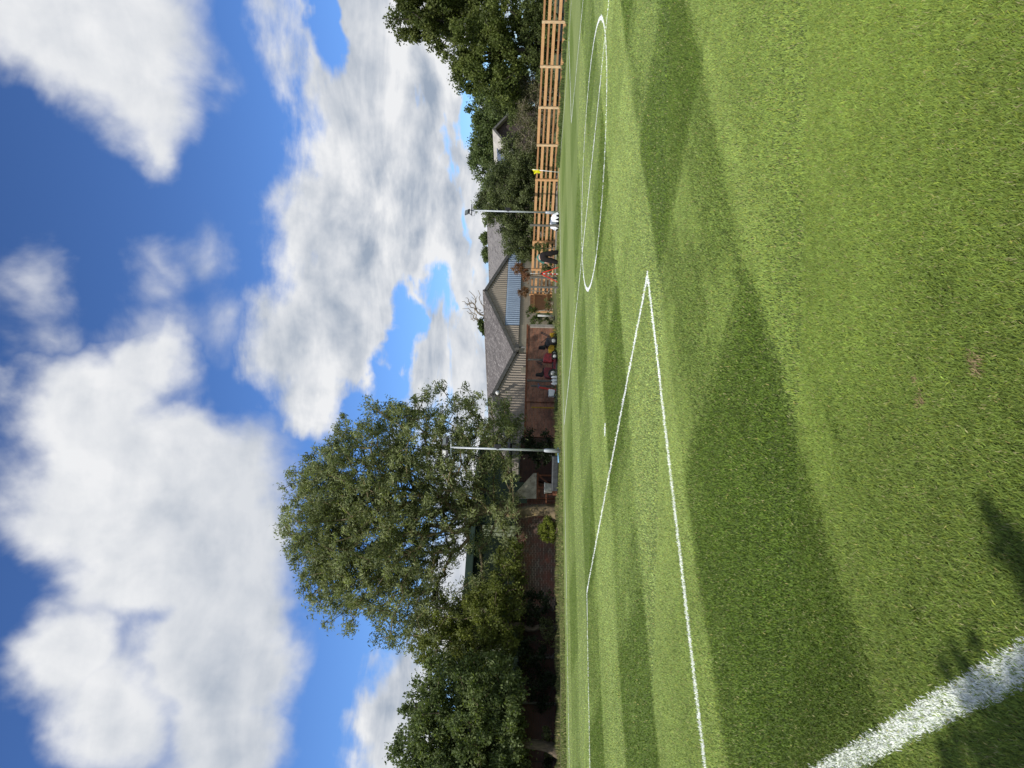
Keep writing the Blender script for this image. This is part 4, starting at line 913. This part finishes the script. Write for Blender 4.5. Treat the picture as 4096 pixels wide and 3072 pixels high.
# ------------------------------------------------------------------ tree behind the camera whose shadow falls into the near left corner
sh = []
def caster(U, V, k, rr): g_ = G(U, V); p = g_+SUN*k/ math.cos(SUNE); return p, rr
pts = [caster(U_, V_c, 4.6+.1*(i_ % 4), r_) for i_, (U_, V_c, r_) in enumerate([(130, 4030, .10), (50, 3950, .08), (210, 4090, .09), (-20, 4070, .16), (60, 4150, .15), (255, 3935, .035), (320, 3965, .04), (300, 4010, .05), (425, 3865, .03), (400, 3790, .025), (120, 3900, .04), (-60, 3850, .12), (180, 4250, .2), (350, 3900, .02), (280, 3870, .025), (230, 4010, .03), (470, 3830, .02), (520, 3900, .018), (380, 4060, .03), (150, 3830, .03), (90, 3780, .025), (1050, 3950, .015), (880, 3990, .02),
    (1000, 3980, .025), (965, 4015, .04), (910, 4055, .055), (840, 4100, .07), (770, 4150, .10), (690, 4220, .14), (600, 4300, .16)])]
r = R_(300); tb_ = np.array([-6.6, -5.2, 0]); root = thing('pitchside_tree', tb_, 'tree standing behind the viewpoint that shades the near left corner', 'tree')
Vl = []; Cl = []
for p, rr in pts:
    n = int(45+3200*rr**1.35); d = r.normal(0, 1, (n, 3)); d = d/np.linalg.norm(d, axis=1)[:, None]*(r.random(n)**.45)[:, None]*rr; Vl.append(p+d)
cen_ = np.concatenate(Vl); V, F, Cl = leaf_mesh(cen_, .075, .6, np.tile(np.array([[.06, .09, .03]]), (len(cen_), 1)), r); npmesh('crown', V-tb_, F, M['leaf'], Cl, root)
mb = MB(); top = np.array([-4.6, -2.9, 4.9]); mb.tube([(0, 0, 0), (.2, .3, 2.2), tuple(top-tb_)], [.22, .17, .1], 8)
for p, rr in pts[::3]: mb.tube([tuple(top-tb_), tuple((top+p)/2-tb_+np.array([0, 0, .25])), tuple(p-tb_)], [.03, .015, .006], 6)
mb.build('trunk', M['bark'], root, True)

# ------------------------------------------------------------------ world: sky and clouds
w = bpy.data.worlds.new('World'); bpy.context.scene.world = w; w.use_nodes = True; nt = w.node_tree; nt.nodes.clear()
out = nt.nodes.new('ShaderNodeOutputWorld'); sky = nt.nodes.new('ShaderNodeTexSky'); sky.sky_type = 'NISHITA'; sky.sun_disc = False
sky.sun_elevation = SUNE; sky.sun_rotation = math.atan2(SUN[0], SUN[1]); sky.air_density = 1.0; sky.dust_density = .5; sky.ozone_density = 4.5
gen = coord(nt, 'Generated'); sp = nt.nodes.new('ShaderNodeSeparateXYZ'); nt.links.new(gen, sp.inputs[0]); X, Y, Zc = sp.outputs
az = mth(nt, 'ARCTAN2', X, Y); el = mth(nt, 'ARCSINE', Zc)
den = mth(nt, 'ADD', mth(nt, 'MAXIMUM', Zc, 0.), .11); cq = nt.nodes.new('ShaderNodeCombineXYZ'); nt.links.new(mth(nt, 'DIVIDE', X, den), cq.inputs[0]); nt.links.new(mth(nt, 'DIVIDE', Y, den), cq.inputs[1]); q3 = cq.outputs[0]
ae = nt.nodes.new('ShaderNodeCombineXYZ'); nt.links.new(az, ae.inputs[0]); nt.links.new(el, ae.inputs[1]); ae = ae.outputs[0]
def warp(scale, amt, vec):
    n = noise(nt, vec, scale, 4, .55, out=1); return vscale(nt, vm(nt, 'SUBTRACT', n, (.5, .5, .5)), amt)
aew = vm(nt, 'ADD', ae, warp(5, .16, ae)); aew = vm(nt, 'ADD', aew, warp(17, .05, ae))
def blob(y, v, ry, rv, s=1.0, rot=0.0):
    u = 1659-y; d = ray(u*1.8517, v*1.8517); d = d/np.linalg.norm(d); a0 = math.atan2(d[0], d[1]); e0_ = math.asin(d[2])
    mp = mapping(nt, aew, (a0, e0_, 0), (0, 0, rot), (ry/1550/max(.5, math.cos(e0_)), rv/1550, 1), 'TEXTURE')
    ln = vm(nt, 'LENGTH', mp, None, 1); return mth(nt, 'MULTIPLY_ADD', ln, -s, s)
def union(bl):
    acc = bl[0]
    for b_ in bl[1:]:
        acc = mth(nt, 'SMOOTH_MAX', acc, b_, .18)
    return acc
# (y, v, ry, rv) in half-size picture pixels of the photo
cum = union([blob(*a) for a in [(900, 190, 130, 165, 1.1), (1050, 330, 165, 270, 1.3), (1200, 420, 150, 230, 1.3), (1400, 480, 170, 160, 1.3), (1560, 500, 120, 125, 1.1), (800, 330, 80, 90, .7), (1010, 160, 100, 110, .9),
      (1420, 130, 110, 115, .85), (1530, 220, 110, 120, .75), (1640, 380, 60, 60, .4), (30, 150, 120, 210, 1.1), (120, 240, 110, 150, .85), (210, 290, 80, 100, .6), (300, 300, 45, 40, .42)]])
wis = union([blob(*a) for a in [(630, 60, 80, 50, .55), (710, 100, 70, 50, .55), (720, 330, 60, 110, .6), (650, 310, 60, 60, .45), (570, 440, 70, 50, .45), (700, 480, 70, 60, .45), (600, 350, 60, 50, .4)]])
bank = union([blob(*a) for a in [(140, 830, 220, 200, 1.3), (330, 850, 200, 210, 1.4), (520, 800, 200, 230, 1.5), (700, 730, 200, 200, 1.5), (850, 690, 110, 130, 1.1), (420, 950, 500, 130, 1.3), (800, 900, 190, 70, .9), (640, 1010, 700, 90, 1.0), (-100, 850, 250, 230, 1.3)]])
low = union([blob(*a) for a in [(1560, 860, 230, 95, 1.0), (1250, 980, 240, 110, .9), (1480, 930, 110, 60, .6), (1100, 1060, 400, 70, .9), (1800, 900, 220, 110, 1.0)]])
gaps = union([blob(*a) for a in [(590, 930, 120, 30, .62), (715, 880, 130, 36, .72), (800, 845, 80, 34, .62), (205, 1030, 130, 32, .8), (10, 705, 150, 42, .85), (930, 800, 80, 60, .6), (350, 975, 110, 22, .5), (480, 990, 120, 20, .5)]])
fb1_ = noise(nt, q3, 1.6, 8, .62, .3); fb2_ = noise(nt, q3, 5.5, 6, .6, .2); fae = noise(nt, ae, 7, 9, .6, .4)
n_cum = mth(nt, 'ADD', mth(nt, 'MULTIPLY_ADD', fae, 1.3, -.65), mth(nt, 'MULTIPLY_ADD', fb1_, .5, -.25))
n_bank = mth(nt, 'ADD', mth(nt, 'MULTIPLY_ADD', fb1_, 1.1, -.55), mth(nt, 'MULTIPLY_ADD', fae, .6, -.3))
n_c2 = mth(nt, 'MULTIPLY_ADD', noise(nt, ae, 6, 10, .58, .4), 1.35, -.675); Dc = mth(nt, 'ADD', mth(nt, 'ADD', cum, .16), mth(nt, 'MULTIPLY', n_c2, .62)); Dw = mth(nt, 'ADD', wis, n_cum); Db = mth(nt, 'ADD', mth(nt, 'ADD', bank, mth(nt, 'MULTIPLY', mth(nt, 'MAXIMUM', gaps, 0.), -1.55)), mth(nt, 'MULTIPLY', n_bank, 1.1)); Dl = mth(nt, 'ADD', low, n_bank)
cov = mth(nt, 'MAXIMUM', mrange(nt, Dc, -.03, .56), mth(nt, 'MULTIPLY', mrange(nt, Dw, -.12, .85), .7))
aest = mapping(nt, ae, scale=(1.0, 3.2, 1))
rown_ = mth(nt, 'MULTIPLY', mth(nt, 'MULTIPLY_ADD', noise(nt, aest, 7, 7, .6, .5), 1.5, -.75), mrange(nt, el, .08, .34, 2.0, .4)); Db = mth(nt, 'ADD', Db, rown_); cov = mth(nt, 'MAXIMUM', cov, mrange(nt, Db, -.08, .5)); cov = mth(nt, 'MAXIMUM', cov, mrange(nt, Dl, .05, .5))
yf = mrange(nt, Y, .02, .25); cov = mth(nt, 'ADD', mth(nt, 'MULTIPLY', cov, yf), mth(nt, 'MULTIPLY', mrange(nt, noise(nt, ae, 1.7, 6, .55), .40, .56), mth(nt, 'SUBTRACT', 1.0, yf)))  # unseen clouds added outside the view to whiten the ambient light
Dm = mth(nt, 'MAXIMUM', mth(nt, 'MAXIMUM', Dc, Db), Dl)
# relief: compare the noise with itself a little nearer to the sun
def relief(vec, off, sc, det=5, dist_=.3):
    return mth(nt, 'SUBTRACT', noise(nt, vec, sc, det, .55, dist_), noise(nt, vm(nt, 'ADD', vec, off), sc, det, .55, dist_))
rowr = relief(aest, (-.01, .075, 0), 5.5, 6, .5)
rel2 = relief(ae, (-.02, .045, 0), 7, 6, .4); rel3 = relief(ae, (-.008, .018, 0), 20, 4, .3)
lowf = mrange(nt, el, .12, .42)
shade = mth(nt, 'ADD', mth(nt, 'MULTIPLY', rowr, mth(nt, 'MULTIPLY_ADD', lowf, -1.6, 2.3)), mth(nt, 'ADD', mth(nt, 'MULTIPLY', rel2, 1.5), mth(nt, 'MULTIPLY', rel3, .5)))
thick = mrange(nt, Dm, .35, 1.5)
iscum = mrange(nt, mth(nt, 'SUBTRACT', Dc, Db), -.1, .3)
shade = mth(nt, 'MULTIPLY', shade, mth(nt, 'MULTIPLY_ADD', iscum, -.55, 1.1))
shade = mth(nt, 'SUBTRACT', mth(nt, 'ADD', shade, mth(nt, 'MULTIPLY_ADD', iscum, .20, .70)), mth(nt, 'MULTIPLY', thick, mth(nt, 'MULTIPLY', mrange(nt, noise(nt, ae, 4.2, 5, .55), .38, .62), .48)), clamp=True)
shade = mth(nt, 'SUBTRACT', shade, mth(nt, 'MULTIPLY', iscum, mth(nt, 'MULTIPLY', mrange(nt, el, .50, .36), .30)), clamp=True)
ccol = mixc(nt, shade, (.36, .43, .54), (.93, .94, .96))
skyt = mixc(nt, 1, sky.outputs[0], (.74, 1.0, 1.42), 'MULTIPLY')
skyt = vscale(nt, skyt, mrange(nt, el, .75, .1, 1.0, 1.42, False))
bg1 = nt.nodes.new('ShaderNodeBackground'); nt.links.new(skyt, bg1.inputs[0]); bg1.inputs[1].default_value = .085
bg2 = nt.nodes.new('ShaderNodeBackground'); nt.links.new(ccol, bg2.inputs[0]); bg2.inputs[1].default_value = .93
mx = nt.nodes.new('ShaderNodeMixShader'); nt.links.new(cov, mx.inputs[0]); nt.links.new(bg1.outputs[0], mx.inputs[1]); nt.links.new(bg2.outputs[0], mx.inputs[2]); nt.links.new(mx.outputs[0], out.inputs[0])

# ------------------------------------------------------------------ sun, camera, output
sd = bpy.data.lights.new('sun', 'SUN'); sd.energy = 4.6; sd.angle = math.radians(.55); sd.color = (1, .955, .88)
so = bpy.data.objects.new('sun', sd); C.objects.link(so); so.rotation_euler = Vector(tuple(SUN)).to_track_quat('Z', 'Y').to_euler()
cd = bpy.data.cameras.new('camera'); co = bpy.data.objects.new('camera', cd); C.objects.link(co)
Mx = Matrix((( -cIu[0], cRi[0], -cF[0], 0), (-cIu[1], cRi[1], -cF[1], 0), (-cIu[2], cRi[2], -cF[2], CAMH), (0, 0, 0, 1)))
co.matrix_world = Mx; cd.sensor_width = 36; cd.lens = FPX/4096*36; cd.clip_end = 3000; cd.clip_start = .05
sc = bpy.context.scene; sc.camera = co
sc.view_settings.view_transform = 'Standard'; sc.view_settings.look = 'None'; sc.view_settings.exposure = 0
sc.cycles.max_bounces = 6; sc.cycles.transparent_max_bounces = 4
